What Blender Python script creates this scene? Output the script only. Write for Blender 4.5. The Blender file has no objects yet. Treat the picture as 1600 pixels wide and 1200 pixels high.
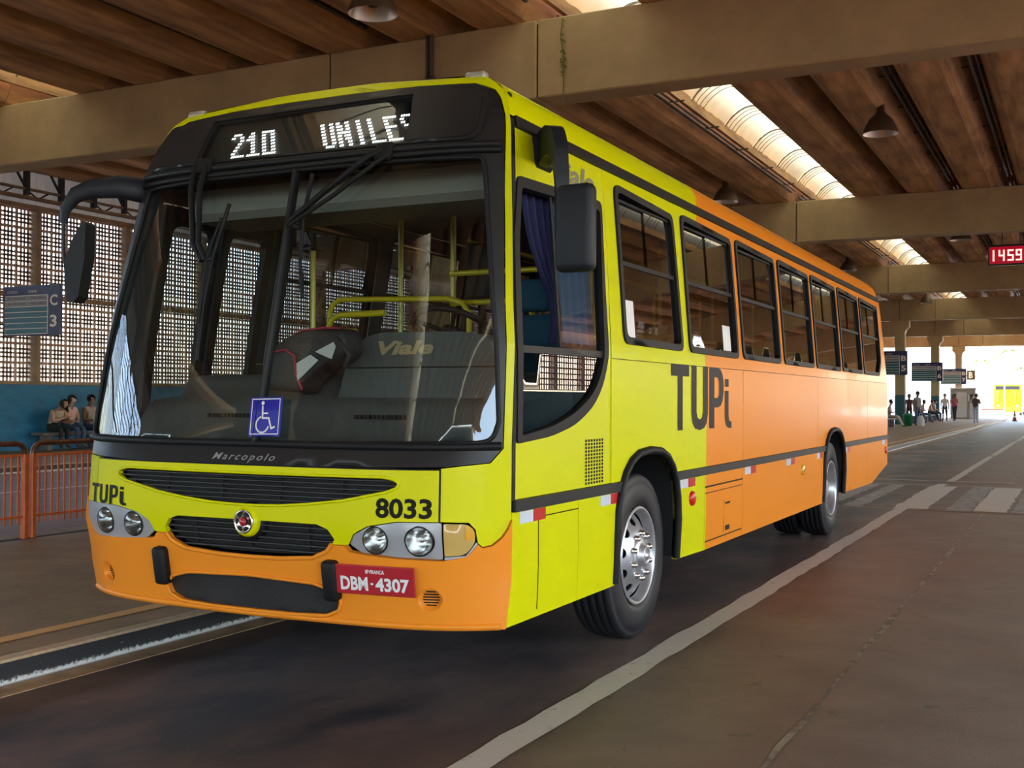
import bpy, bmesh, math, random
from mathutils import Vector, Matrix
from mathutils.geometry import delaunay_2d_cdt

random.seed(7)
SC = bpy.context.scene
COL = SC.collection
PI = math.pi

# ------------------------------------------------------------------ camera, sky, sun, exposure
CAM_POS = Vector((3.6413, -4.6607, 1.4681))
YAW, PITCH, ROLL, FPX = 0.463538, 0.012932, 0.003783, 1778.99


def make_camera():
    cd = bpy.data.cameras.new('camera')
    co = bpy.data.objects.new('camera', cd)
    COL.objects.link(co)
    f = Vector((-math.sin(YAW) * math.cos(PITCH), math.cos(YAW) * math.cos(PITCH), math.sin(PITCH)))
    r = Vector((math.cos(YAW), math.sin(YAW), 0))
    u = r.cross(f)
    r2 = math.cos(ROLL) * r + math.sin(ROLL) * u
    u2 = -math.sin(ROLL) * r + math.cos(ROLL) * u
    m = Matrix((r2, u2, -f)).transposed().to_4x4()
    m.translation = CAM_POS
    co.matrix_world = m
    cd.sensor_fit = 'HORIZONTAL'
    cd.sensor_width = 36.0
    cd.lens = 36.0 * FPX / 1600.0
    cd.clip_start, cd.clip_end = 0.05, 800
    SC.camera = co


make_camera()

SKY_STRENGTH = 0.42
SUN_STRENGTH = 5.0
EXPOSURE = 2.62

wd = bpy.data.worlds.new('world')
SC.world = wd
wd.use_nodes = True
_n = wd.node_tree.nodes
_bg = _n['Background']
_sky = _n.new('ShaderNodeTexSky')
_sky.sky_type = 'NISHITA'
_sky.sun_disc = False
_sky.sun_elevation = math.radians(52)
_sky.sun_rotation = math.radians(60)
_sky.air_density = 1.0
_sky.dust_density = 2.5
_sky.ozone_density = 1.0
wd.node_tree.links.new(_sky.outputs[0], _bg.inputs[0])
_bg.inputs[1].default_value = SKY_STRENGTH

_sd = bpy.data.lights.new('sun', 'SUN')
_sd.energy = SUN_STRENGTH
_sd.angle = math.radians(0.6)
_sd.color = (1.0, 0.93, 0.80)
_so = bpy.data.objects.new('sun', _sd)
COL.objects.link(_so)
_so.location = (30, 30, 40)
_so.rotation_euler = (math.radians(38), 0, math.radians(120))

vs = SC.view_settings
vs.view_transform = 'Standard'
vs.look = 'None'
vs.gamma = 1.0
vs.use_curve_mapping = False
vs.exposure = EXPOSURE
SC.cycles.max_bounces = 10
SC.cycles.diffuse_bounces = 5
SC.cycles.glossy_bounces = 4
SC.cycles.transmission_bounces = 6
SC.cycles.transparent_max_bounces = 24
SC.cycles.caustics_reflective = False
SC.cycles.caustics_refractive = False
SC.cycles.sample_clamp_indirect = 6.0


# ------------------------------------------------------------------ materials
def lin(c):
    def g(v):
        v /= 255.0
        return v / 12.92 if v <= 0.04045 else ((v + 0.055) / 1.055) ** 2.4
    return tuple(g(v) for v in c)


def new_mat(name):
    m = bpy.data.materials.new(name)
    m.use_nodes = True
    nt = m.node_tree
    return m, nt, nt.nodes['Principled BSDF']


def pmat(name, col, rough=0.5, metal=0.0, coat=0.0, var=0.0, scale=8.0, bump=0.0, bscale=60.0, spec=0.5, stretch=(1, 1, 1), var2=None):
    """principled material whose colour is broken up by object-space noise"""
    m, nt, b = new_mat(name)
    b.inputs['Roughness'].default_value = rough
    b.inputs['Metallic'].default_value = metal
    b.inputs['Coat Weight'].default_value = coat
    b.inputs['Coat Roughness'].default_value = 0.06
    b.inputs['Specular IOR Level'].default_value = spec
    b.inputs['Base Color'].default_value = (*col, 1)
    if var or bump:
        tc = nt.nodes.new('ShaderNodeTexCoord')
        mp = nt.nodes.new('ShaderNodeMapping')
        mp.inputs['Scale'].default_value = stretch
        nt.links.new(tc.outputs['Object'], mp.inputs[0])
    if var:
        nz = nt.nodes.new('ShaderNodeTexNoise')
        nz.inputs['Scale'].default_value = scale
        nz.inputs['Detail'].default_value = 6
        nz.inputs['Roughness'].default_value = 0.62
        nt.links.new(mp.outputs[0], nz.inputs['Vector'])
        rp = nt.nodes.new('ShaderNodeValToRGB')
        d = var2 if var2 else tuple(max(0, v * (1 - var)) for v in col)
        l = tuple(min(1, v * (1 + var * 0.6)) for v in col)
        rp.color_ramp.elements[0].position = 0.3
        rp.color_ramp.elements[0].color = (*d, 1)
        rp.color_ramp.elements[1].position = 0.72
        rp.color_ramp.elements[1].color = (*l, 1)
        nt.links.new(nz.outputs['Fac'], rp.inputs[0])
        nt.links.new(rp.outputs[0], b.inputs['Base Color'])
    if bump:
        n2 = nt.nodes.new('ShaderNodeTexNoise')
        n2.inputs['Scale'].default_value = bscale
        n2.inputs['Detail'].default_value = 5
        nt.links.new(mp.outputs[0], n2.inputs['Vector'])
        bp = nt.nodes.new('ShaderNodeBump')
        bp.inputs['Strength'].default_value = bump
        bp.inputs['Distance'].default_value = 0.02
        nt.links.new(n2.outputs['Fac'], bp.inputs['Height'])
        nt.links.new(bp.outputs[0], b.inputs['Normal'])
    return m


def glass_mat(name, tint, refl=0.08, rough=0.0, body=0.0, bodycol=(0, 0, 0)):
    """single-sheet glazing: tinted straight-through light plus a Schlick reflection"""
    m, nt, b = new_mat(name)
    nt.nodes.remove(b)
    out = nt.nodes['Material Output']
    tr = nt.nodes.new('ShaderNodeBsdfTransparent')
    tr.inputs[0].default_value = (*tint, 1)
    gl = nt.nodes.new('ShaderNodeBsdfGlossy')
    gl.inputs['Roughness'].default_value = rough
    lw = nt.nodes.new('ShaderNodeLayerWeight')
    lw.inputs[0].default_value = 0.5
    pw = nt.nodes.new('ShaderNodeMath')
    pw.operation = 'POWER'
    pw.inputs[1].default_value = 4.0
    nt.links.new(lw.outputs['Facing'], pw.inputs[0])
    ma = nt.nodes.new('ShaderNodeMath')
    ma.operation = 'MULTIPLY_ADD'
    ma.inputs[1].default_value = 1 - refl
    ma.inputs[2].default_value = refl
    nt.links.new(pw.outputs[0], ma.inputs[0])
    mx = nt.nodes.new('ShaderNodeMixShader')
    nt.links.new(ma.outputs[0], mx.inputs[0])
    src = tr
    if body:
        df = nt.nodes.new('ShaderNodeBsdfDiffuse')
        df.inputs[0].default_value = (*bodycol, 1)
        m2 = nt.nodes.new('ShaderNodeMixShader')
        m2.inputs[0].default_value = body
        nt.links.new(tr.outputs[0], m2.inputs[1])
        nt.links.new(df.outputs[0], m2.inputs[2])
        src = m2
    nt.links.new(src.outputs[0], mx.inputs[1])
    nt.links.new(gl.outputs[0], mx.inputs[2])
    nt.links.new(mx.outputs[0], out.inputs[0])
    return m


def emit_mat(name, col, strength):
    m, nt, b = new_mat(name)
    b.inputs['Base Color'].default_value = (0.02, 0.02, 0.02, 1)
    b.inputs['Emission Color'].default_value = (*col, 1)
    b.inputs['Emission Strength'].default_value = strength
    return m


# ------------------------------------------------------------------ object helpers
def link(name, me, mat=None, parent=None, kind=None):
    o = bpy.data.objects.new(name, me)
    COL.objects.link(o)
    if mat is not None:
        for mm in (mat if isinstance(mat, (list, tuple)) else [mat]):
            me.materials.append(mm)
    if parent is not None:
        o.parent = parent
    if kind:
        o['kind'] = kind
    return o


def empty(name, loc=(0, 0, 0), rotz=0.0, label=None, cat=None, group=None, kind=None):
    o = bpy.data.objects.new(name, None)
    COL.objects.link(o)
    o.location = loc
    o.rotation_euler = (0, 0, rotz)
    o.empty_display_size = 0.2
    tag(o, label, cat, group, kind)
    return o


def tag(o, label=None, cat=None, group=None, kind=None):
    if label:
        o['label'] = label
    if cat:
        o['category'] = cat
    if group:
        o['group'] = group
    if kind:
        o['kind'] = kind
    return o


def copy_tree(o, parent=None):
    c = o.copy()
    COL.objects.link(c)
    if parent is not None:
        c.parent = parent
    for ch in list(o.children):
        copy_tree(ch, c)
    return c


class MB:
    """collects shapes into one mesh"""

    def __init__(self):
        self.v, self.f, self.m, self.s = [], [], [], []

    def add(self, vs_, fs_, mi=0, smooth=False):
        k = len(self.v)
        self.v += [tuple(p) for p in vs_]
        for q in fs_:
            self.f.append(tuple(i + k for i in q))
            self.m.append(mi)
            self.s.append(smooth)
        return self

    def box(self, x0, y0, z0, x1, y1, z1, mi=0, M=None):
        vs_ = [(x0, y0, z0), (x1, y0, z0), (x1, y1, z0), (x0, y1, z0), (x0, y0, z1), (x1, y0, z1), (x1, y1, z1), (x0, y1, z1)]
        if M is not None:
            vs_ = [M @ Vector(p) for p in vs_]
        return self.add(vs_, [(0, 3, 2, 1), (4, 5, 6, 7), (0, 1, 5, 4), (1, 2, 6, 5), (2, 3, 7, 6), (3, 0, 4, 7)], mi)

    def rbox(self, x0, y0, z0, x1, y1, z1, b=0.01, mi=0, M=None, seg=1):
        bm = bmesh.new()
        bmesh.ops.create_cube(bm, size=1)
        for q in bm.verts:
            q.co = Vector(((x0 + x1) / 2 + q.co.x * (x1 - x0), (y0 + y1) / 2 + q.co.y * (y1 - y0), (z0 + z1) / 2 + q.co.z * (z1 - z0)))
        bmesh.ops.bevel(bm, geom=bm.edges[:], offset=b, segments=seg, affect='EDGES', profile=0.5)
        bm.verts.index_update()
        vs_ = [q.co.copy() for q in bm.verts]
        if M is not None:
            vs_ = [M @ p for p in vs_]
        fs_ = [[q.index for q in fc.verts] for fc in bm.faces]
        bm.free()
        return self.add(vs_, fs_, mi, seg > 1)

    def tube(self, pts, r, seg=8, mi=0, cap=True, smooth=True, flat=None):
        pts = [Vector(p) for p in pts]
        n = len(pts)
        rs = r if isinstance(r, (list, tuple)) else [r] * n
        vs_, fs_ = [], []
        up = Vector((0, 0, 1))
        t0 = (pts[1] - pts[0]).normalized()
        if abs(t0.dot(up)) > 0.95:
            up = Vector((1, 0, 0))
        a = t0.cross(up).normalized()
        for i, p in enumerate(pts):
            t = (pts[min(i + 1, n - 1)] - pts[max(i - 1, 0)]).normalized()
            a = (a - t * a.dot(t)).normalized()
            bb = t.cross(a)
            for k in range(seg):
                w = 2 * PI * k / seg
                ra, rb = (rs[i], rs[i]) if flat is None else (rs[i] * flat[0], rs[i] * flat[1])
                vs_.append(p + a * (math.cos(w) * ra) + bb * (math.sin(w) * rb))
        for i in range(n - 1):
            for k in range(seg):
                k2 = (k + 1) % seg
                fs_.append((i * seg + k, i * seg + k2, (i + 1) * seg + k2, (i + 1) * seg + k))
        self.add(vs_, fs_, mi, smooth)
        if cap:
            self.add([vs_[k] for k in range(seg)], [tuple(range(seg - 1, -1, -1))], mi)
            self.add([vs_[(n - 1) * seg + k] for k in range(seg)], [tuple(range(seg))], mi)
        return self

    def lathe(self, prof, seg=32, M=None, mi=0, smooth=True, closed=False):
        """profile of (radius, height) turned about local z"""
        vs_, fs_ = [], []
        n = len(prof)
        for (r, h) in prof:
            for k in range(seg):
                w = 2 * PI * k / seg
                vs_.append(Vector((r * math.cos(w), r * math.sin(w), h)))
        for i in range(n if closed else n - 1):
            j = (i + 1) % n
            for k in range(seg):
                k2 = (k + 1) % seg
                fs_.append((i * seg + k, i * seg + k2, j * seg + k2, j * seg + k))
        if M is not None:
            vs_ = [M @ p for p in vs_]
        return self.add(vs_, fs_, mi, smooth)

    def extrude_poly(self, poly, fn, d0, d1, mi=0):
        """closed 2-D polygon extruded between two depths; fn(a,b,d) -> point"""
        n = len(poly)
        vs_ = [fn(a, b, d0) for a, b in poly] + [fn(a, b, d1) for a, b in poly]
        fs_ = [tuple(range(n - 1, -1, -1)), tuple(range(n, 2 * n))]
        fs_ += [(i, (i + 1) % n, n + (i + 1) % n, n + i) for i in range(n)]
        return self.add(vs_, fs_, mi)

    def mesh(self, name):
        me = bpy.data.meshes.new(name)
        me.from_pydata([tuple(p) for p in self.v], [], self.f)
        me.polygons.foreach_set('material_index', self.m)
        me.polygons.foreach_set('use_smooth', self.s)
        me.update()
        return me

    def build(self, name, mat=None, parent=None, kind=None):
        return link(name, self.mesh(name), mat, parent, kind)


def resample(poly, h):
    out = []
    n = len(poly)
    for i in range(n):
        a, b = poly[i], poly[(i + 1) % n]
        d = math.hypot(b[0] - a[0], b[1] - a[1])
        k = max(1, int(math.ceil(d / h)))
        for j in range(k):
            t = j / k
            out.append((a[0] + (b[0] - a[0]) * t, a[1] + (b[1] - a[1]) * t))
    return out


def inside(p, poly):
    x, y = p
    c = False
    n = len(poly)
    j = n - 1
    for i in range(n):
        xi, yi = poly[i]
        xj, yj = poly[j]
        if (yi > y) != (yj > y) and x < (xj - xi) * (y - yi) / (yj - yi) + xi:
            c = not c
        j = i
    return c


def rounded(poly, r, seg=4):
    """round the corners of a polygon; r may be a list"""
    n = len(poly)
    out = []
    for i in range(n):
        p0, p1, p2 = Vector(poly[i - 1]), Vector(poly[i]), Vector(poly[(i + 1) % n])
        rr = r[i] if isinstance(r, (list, tuple)) else r
        a, b = (p0 - p1), (p2 - p1)
        rr = min(rr, a.length * 0.48, b.length * 0.48)
        if rr <= 1e-5:
            out.append(tuple(p1))
            continue
        s, e = p1 + a.normalized() * rr, p1 + b.normalized() * rr
        for k in range(seg + 1):
            t = k / seg
            q = s * (1 - t) ** 2 + p1 * (2 * t * (1 - t)) + e * t * t
            out.append((q.x, q.y))
    return out


def tri_region(outer, holes, h):
    loops = [resample(outer, h)] + [resample(q, h) for q in holes]
    pts, edges = [], []
    for lp in loops:
        k = len(pts)
        pts += lp
        edges += [(k + i, k + (i + 1) % len(lp)) for i in range(len(lp))]
    xs = [p[0] for p in loops[0]]
    ys = [p[1] for p in loops[0]]
    x0, x1, y0, y1 = min(xs), max(xs), min(ys), max(ys)
    nx, ny = int((x1 - x0) / h), int((y1 - y0) / h)
    bnd = pts[:]
    if nx * ny < 6000:
        for i in range(1, nx + 1):
            for j in range(1, ny + 1):
                q = (x0 + (i - 0.5 + 0.03 * (j % 2)) * h, y0 + (j - 0.5) * h)
                if not inside(q, loops[0]) or any(inside(q, lp) for lp in loops[1:]):
                    continue
                if min((q[0] - b[0]) ** 2 + (q[1] - b[1]) ** 2 for b in bnd) < (0.45 * h) ** 2:
                    continue
                pts.append(q)
    r = delaunay_2d_cdt([Vector(p) for p in pts], edges, [], 0, 1e-6)
    vs_, fs_ = r[0], r[2]
    keep = []
    for fc in fs_:
        cx = sum(vs_[i][0] for i in fc) / len(fc)
        cy = sum(vs_[i][1] for i in fc) / len(fc)
        if inside((cx, cy), loops[0]) and not any(inside((cx, cy), lp) for lp in loops[1:]):
            keep.append(tuple(fc))
    return [tuple(p) for p in vs_], keep


def patch(fn, outer, holes=(), h=0.12, off=0.0, thick=0.02, flip=False, mb=None, mi=0, smooth=True, back=None):
    """sheet cut to an outline on the surface fn(a,b), lifted by off, with a solid rim"""
    mb = mb or MB()
    v2, f2 = tri_region(outer, holes, h)
    e = 1e-3

    def nrm(a, b):
        p = Vector(fn(a, b))
        du = Vector(fn(a + e, b)) - p
        dv = Vector(fn(a, b + e)) - p
        n = du.cross(dv)
        n.normalize()
        return -n if flip else n
    top, bot = [], []
    for a, b in v2:
        p = Vector(fn(a, b))
        n = nrm(a, b)
        top.append(p + n * off)
        bot.append(p + n * (off - thick))
    ft = []
    for fc in f2:
        a, b, c = (v2[i] for i in fc[:3])
        area = (b[0] - a[0]) * (c[1] - a[1]) - (c[0] - a[0]) * (b[1] - a[1])
        fc = fc if area > 0 else fc[::-1]
        ft.append(fc if not flip else fc[::-1])
    mb.add(top, ft, mi, smooth)
    if thick > 0:
        mb.add(bot, [fc[::-1] for fc in ft], mi if back is None else back, smooth)
        cnt = {}
        for fc in ft:
            for i in range(len(fc)):
                a, b = fc[i], fc[(i + 1) % len(fc)]
                cnt[(a, b)] = 1
        rim = [(a, b) for (a, b) in cnt if (b, a) not in cnt]
        rv, rf = [], []
        for (a, b) in rim:
            k = len(rv)
            rv += [top[a], top[b], bot[b], bot[a]]
            rf.append((k + 1, k, k + 3, k + 2))
        mb.add(rv, rf, mi, False)
    return mb


_txt = {}


def text2d(s, shear=0.0, bold=0.0, space=1.0):
    """filled outline of a string as 2-D verts/faces scaled to a unit-height box: (verts, faces, width/height)"""
    key = (s, shear, bold, space)
    if key in _txt:
        return _txt[key]
    cu = bpy.data.curves.new('lettering', 'FONT')
    cu.body = s
    cu.shear = shear
    cu.offset = bold
    cu.space_character = space
    cu.resolution_u = 3
    o = bpy.data.objects.new('lettering', cu)
    COL.objects.link(o)
    dg = bpy.context.evaluated_depsgraph_get()
    me = bpy.data.meshes.new_from_object(o.evaluated_get(dg))
    vs_ = [tuple(p.co) for p in me.vertices]
    fs_ = [tuple(p.vertices) for p in me.polygons]
    bpy.data.objects.remove(o)
    bpy.data.curves.remove(cu)
    bpy.data.meshes.remove(me)
    x0, x1 = min(p[0] for p in vs_), max(p[0] for p in vs_)
    y0, y1 = min(p[1] for p in vs_), max(p[1] for p in vs_)
    H = y1 - y0
    r = ([((p[0] - x0) / (x1 - x0), (p[1] - y0) / H) for p in vs_], fs_, (x1 - x0) / H)
    _txt[key] = r
    return r


def text_on(mb, s, fn, a0, b0, a1, b1, shear=0.0, bold=0.0, mi=0, flip=False, space=1.0):
    """string stretched into the rectangle a0..a1 x b0..b1 of fn(a,b)"""
    vs_, fs_, _ = text2d(s, shear, bold, space)
    mb.add([fn(a0 + p[0] * (a1 - a0), b0 + p[1] * (b1 - b0)) for p in vs_], [f[::-1] for f in fs_] if flip else fs_, mi)
    return mb


def Rz(a):
    return Matrix.Rotation(a, 4, 'Z')


def Rx(a):
    return Matrix.Rotation(a, 4, 'X')


def Ry(a):
    return Matrix.Rotation(a, 4, 'Y')


def T(x, y, z):
    return Matrix.Translation((x, y, z))

# ------------------------------------------------------------------ materials of the terminal
M = {}


def road_material():
    m, nt, b = new_mat('worn_road')
    N, Lk = nt.nodes, nt.links
    tc = N.new('ShaderNodeTexCoord')

    def noise(sc, det=5, stretch=(1, 1, 1), rough=0.6):
        mp = N.new('ShaderNodeMapping')
        mp.inputs['Scale'].default_value = stretch
        Lk.new(tc.outputs['Object'], mp.inputs[0])
        nz = N.new('ShaderNodeTexNoise')
        nz.inputs['Scale'].default_value = sc
        nz.inputs['Detail'].default_value = det
        nz.inputs['Roughness'].default_value = rough
        Lk.new(mp.outputs[0], nz.inputs['Vector'])
        return nz.outputs['Fac']

    def ramp(src, p0, c0, p1, c1):
        r = N.new('ShaderNodeValToRGB')
        r.color_ramp.elements[0].position, r.color_ramp.elements[0].color = p0, (*c0, 1)
        r.color_ramp.elements[1].position, r.color_ramp.elements[1].color = p1, (*c1, 1)
        Lk.new(src, r.inputs[0])
        return r.outputs[0]

    def mix(f, a, c, t='MIX'):
        x = N.new('ShaderNodeMixRGB')
        x.blend_type = t
        if isinstance(f, float):
            x.inputs[0].default_value = f
        else:
            Lk.new(f, x.inputs[0])
        for k, s in ((1, a), (2, c)):
            if isinstance(s, tuple):
                x.inputs[k].default_value = (*s, 1)
            else:
                Lk.new(s, x.inputs[k])
        return x.outputs[0]
    base = ramp(noise(1.6, 8), 0.3, (0.145, 0.102, 0.083), 0.75, (0.240, 0.178, 0.147))
    red = ramp(noise(0.16, 3), 0.46, (0, 0, 0), 0.62, (1, 1, 1))
    base = mix(red, base, mix(0.65, base, (0.200, 0.088, 0.062)))
    speck = ramp(noise(26, 4, rough=0.7), 0.66, (0, 0, 0), 0.74, (1, 1, 1))
    base = mix(mix(0.5, (0, 0, 0), speck), base, (0.27, 0.23, 0.19))
    # rubber and oil drips down the middle of the bay where buses stop
    sx = N.new('ShaderNodeSeparateXYZ')
    Lk.new(tc.outputs['Object'], sx.inputs[0])
    band = N.new('ShaderNodeMapRange')
    band.inputs[1].default_value, band.inputs[2].default_value = 2.1, 0.7
    ab = N.new('ShaderNodeMath')
    ab.operation = 'ABSOLUTE'
    Lk.new(sx.outputs[0], ab.inputs[0])
    Lk.new(ab.outputs[0], band.inputs[0])
    blot = ramp(noise(1.1, 6, (1, 0.6, 1)), 0.30, (0, 0, 0), 0.60, (1, 1, 1))
    mm = N.new('ShaderNodeMath')
    mm.operation = 'MULTIPLY'
    Lk.new(band.outputs[0], mm.inputs[0])
    Lk.new(blot, mm.inputs[1])
    base = mix(mm.outputs[0], base, (0.022, 0.025, 0.034))
    sp2 = ramp(noise(5.5, 5), 0.64, (0, 0, 0), 0.72, (1, 1, 1))
    base = mix(mix(0.55, (0, 0, 0), sp2), base, (0.045, 0.038, 0.034))
    Lk.new(base, b.inputs['Base Color'])
    b.inputs['Roughness'].default_value = 0.52
    b.inputs['Specular IOR Level'].default_value = 0.3
    bp = N.new('ShaderNodeBump')
    bp.inputs['Strength'].default_value = 0.25
    bp.inputs['Distance'].default_value = 0.01
    Lk.new(noise(70, 4), bp.inputs['Height'])
    Lk.new(bp.outputs[0], b.inputs['Normal'])
    return m


def worn_paint(name, col, cut=0.5, scale=9.0, stretch=(1, 1, 1)):
    """road paint worn through in patches"""
    m, nt, b = new_mat(name)
    N, Lk = nt.nodes, nt.links
    tc = N.new('ShaderNodeTexCoord')
    mp = N.new('ShaderNodeMapping')
    mp.inputs['Scale'].default_value = stretch
    Lk.new(tc.outputs['Object'], mp.inputs[0])
    nz = N.new('ShaderNodeTexNoise')
    nz.inputs['Scale'].default_value = scale
    nz.inputs['Detail'].default_value = 8
    nz.inputs['Roughness'].default_value = 0.7
    Lk.new(mp.outputs[0], nz.inputs['Vector'])
    r = N.new('ShaderNodeValToRGB')
    r.color_ramp.elements[0].position, r.color_ramp.elements[0].color = cut - 0.12, (0.12, 0.1, 0.085, 1)
    r.color_ramp.elements[1].position, r.color_ramp.elements[1].color = cut, (*col, 1)
    Lk.new(nz.outputs['Fac'], r.inputs[0])
    Lk.new(r.outputs[0], b.inputs['Base Color'])
    b.inputs['Roughness'].default_value = 0.6
    return m


def kerb_material():
    """concrete top, black painted face, white paint chipping along the foot"""
    m, nt, b = new_mat('kerb_paint')
    N, Lk = nt.nodes, nt.links
    tc = N.new('ShaderNodeTexCoord')
    sx = N.new('ShaderNodeSeparateXYZ')
    Lk.new(tc.outputs['Object'], sx.inputs[0])
    nz = N.new('ShaderNodeTexNoise')
    nz.inputs['Scale'].default_value = 34
    nz.inputs['Detail'].default_value = 7
    nz.inputs['Roughness'].default_value = 0.7
    Lk.new(tc.outputs['Object'], nz.inputs['Vector'])

    def ramp(src, p0, c0, p1, c1):
        r = N.new('ShaderNodeValToRGB')
        r.color_ramp.elements[0].position, r.color_ramp.elements[0].color = p0, (*c0, 1)
        r.color_ramp.elements[1].position, r.color_ramp.elements[1].color = p1, (*c1, 1)
        Lk.new(src, r.inputs[0])
        return r.outputs[0]
    # z + noise*0.06
    ma = N.new('ShaderNodeMath')
    ma.operation = 'MULTIPLY_ADD'
    ma.inputs[1].default_value = 0.08
    Lk.new(nz.outputs['Fac'], ma.inputs[0])
    Lk.new(sx.outputs[2], ma.inputs[2])
    face = ramp(ma.outputs[0], 0.064, (0.62, 0.62, 0.60), 0.076, (0.022, 0.023, 0.026))
    dirt = ramp(nz.outputs['Fac'], 0.66, (0, 0, 0), 0.70, (1, 1, 1))
    mx0 = N.new('ShaderNodeMixRGB')
    Lk.new(dirt, mx0.inputs[0])
    Lk.new(face, mx0.inputs[1])
    mx0.inputs[2].default_value = (0.3, 0.3, 0.29, 1)
    top = ramp(nz.outputs['Fac'], 0.3, (0.38, 0.27, 0.165), 0.7, (0.62, 0.48, 0.31))
    ge = N.new('ShaderNodeNewGeometry')
    sn = N.new('ShaderNodeSeparateXYZ')
    Lk.new(ge.outputs['Normal'], sn.inputs[0])
    gt = N.new('ShaderNodeMath')
    gt.operation = 'GREATER_THAN'
    gt.inputs[1].default_value = 0.5
    Lk.new(sn.outputs[2], gt.inputs[0])
    mx = N.new('ShaderNodeMixRGB')
    Lk.new(gt.outputs[0], mx.inputs[0])
    Lk.new(mx0.outputs[0], mx.inputs[1])
    Lk.new(top, mx.inputs[2])
    Lk.new(mx.outputs[0], b.inputs['Base Color'])
    b.inputs['Roughness'].default_value = 0.6
    return m


def skylight_material():
    m, nt, b = new_mat('translucent_sheet')
    N, Lk = nt.nodes, nt.links
    N.remove(b)
    out = N['Material Output']
    tl = N.new('ShaderNodeBsdfTranslucent')
    tl.inputs[0].default_value = (0.165, 0.148, 0.098, 1)
    df = N.new('ShaderNodeBsdfDiffuse')
    df.inputs[0].default_value = (0.6, 0.56, 0.44, 1)
    mx = N.new('ShaderNodeMixShader')
    mx.inputs[0].default_value = 0.25
    Lk.new(tl.outputs[0], mx.inputs[1])
    Lk.new(df.outputs[0], mx.inputs[2])
    Lk.new(mx.outputs[0], out.inputs[0])
    return m


M['road'] = road_material()
M['platform'] = pmat('platform_concrete', (0.27, 0.190, 0.112), 0.6, var=0.35, scale=2.2, bump=0.2, bscale=50, var2=(0.19, 0.134, 0.080), spec=.25)
M['kerb'] = kerb_material()
M['gutter'] = pmat('gutter_concrete', (0.40, 0.27, 0.155), 0.7, var=0.4, scale=5)
M['line'] = worn_paint('worn_white_line', (0.56, 0.52, 0.46), 0.40, 11)
M['line_faded'] = worn_paint('faded_white_line', (0.36, 0.345, 0.33), 0.53, 6, (1, 3, 1))
M['line_thin'] = worn_paint('thin_white_line', (0.40, 0.37, 0.32), 0.44, 7)
M['line_rust'] = worn_paint('rusty_line', (0.36, 0.23, 0.10), 0.44, 7)
M['line_yellow'] = worn_paint('yellow_line', (0.66, 0.38, 0.12), 0.34, 7)
M['beam'] = pmat('beam_concrete', (0.45, 0.360, 0.195), 0.7, var=0.22, scale=0.9, bump=0.12, bscale=30)
M['joint'] = pmat('dark_joint', (0.03, 0.025, 0.02), 0.9)  # plain dark tone of the beam and platform joints
M['unit'] = pmat('roof_concrete', (0.62, 0.385, 0.180), 0.75, var=0.5, scale=1.3, bump=0.15, bscale=24, stretch=(2.5, 0.35, 2.5), var2=(0.24, 0.14, 0.07))
M['skylight'] = skylight_material()
M['rib'] = pmat('skylight_rib', (0.30, 0.27, 0.20), 0.6)
M['steel_dark'] = pmat('dark_steel', (0.035, 0.034, 0.045), 0.5, 0.4)
M['conduit'] = pmat('conduit', (0.10, 0.085, 0.07), 0.5, 0.5)
M['lattice'] = pmat('lattice_block', (0.46, 0.32, 0.24), 0.8, var=0.3, scale=3)
M['pier'] = pmat('pier_concrete', (0.30, 0.215, 0.13), 0.8, var=0.3, scale=3)
def fibre_sheet():
    m, nt, b = new_mat('fibre_cladding')
    N, Lk = nt.nodes, nt.links
    out = N['Material Output']
    tl = N.new('ShaderNodeBsdfTranslucent')
    tl.inputs[0].default_value = (0.030, 0.026, 0.021, 1)
    b.inputs['Base Color'].default_value = (0.55, 0.48, 0.40, 1)
    ad = N.new('ShaderNodeAddShader')
    Lk.new(b.outputs[0], ad.inputs[0])
    Lk.new(tl.outputs[0], ad.inputs[1])
    Lk.new(ad.outputs[0], out.inputs[0])
    return m


M['sheet_metal'] = fibre_sheet()
M['blue_wall'] = pmat('blue_painted_block', (0.003, 0.15, 0.30), 0.6, var=0.3, scale=2.5, bump=0.2, bscale=9, stretch=(1, 1, 3))
M['orange_rail'] = pmat('orange_railing', (0.62, 0.125, 0.018), 0.42, 0.0, var=0.3, scale=10)
M['rail_worn'] = pmat('worn_brown_rail', (0.16, 0.075, 0.045), 0.3, 0.5, var=0.5, scale=12)
M['lamp_shell'] = pmat('lamp_shell', (0.11, 0.085, 0.06), 0.5, 0.3)
M['lamp_inner'] = pmat('lamp_reflector', (0.75, 0.70, 0.60), 0.25, 0.6)
M['sign_navy'] = pmat('sign_navy', (0.022, 0.030, 0.105), 0.4)
M['sign_teal'] = pmat('sign_teal', (0.010, 0.125, 0.165), 0.4)
M['sign_white'] = pmat('sign_white', (0.80, 0.78, 0.72), 0.5)
M['sign_grey'] = pmat('sign_grey', (0.30, 0.31, 0.31), 0.5)
M['teal_paint'] = pmat('teal_column_paint', (0.020, 0.115, 0.135), 0.5, var=0.2, scale=4)
M['white_paint'] = pmat('white_paint', (0.62, 0.60, 0.56), 0.5, var=0.1, scale=4)
M['grey_paint'] = pmat('grey_paint', (0.36, 0.35, 0.33), 0.5, var=0.1, scale=4)
M['bench'] = pmat('bench_concrete', (0.17, 0.16, 0.15), 0.7, var=0.2, scale=6)
M['green_plastic'] = pmat('green_plastic', (0.005, 0.165, 0.055), 0.4)
M['red_led'] = emit_mat('red_led', (1.0, 0.16, 0.13), 1.1)
M['led_screen'] = emit_mat('red_lit_screen', (0.75, 0.0, 0.03), 0.07)
M['black_case'] = pmat('black_case', (0.012, 0.012, 0.013), 0.4)

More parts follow.
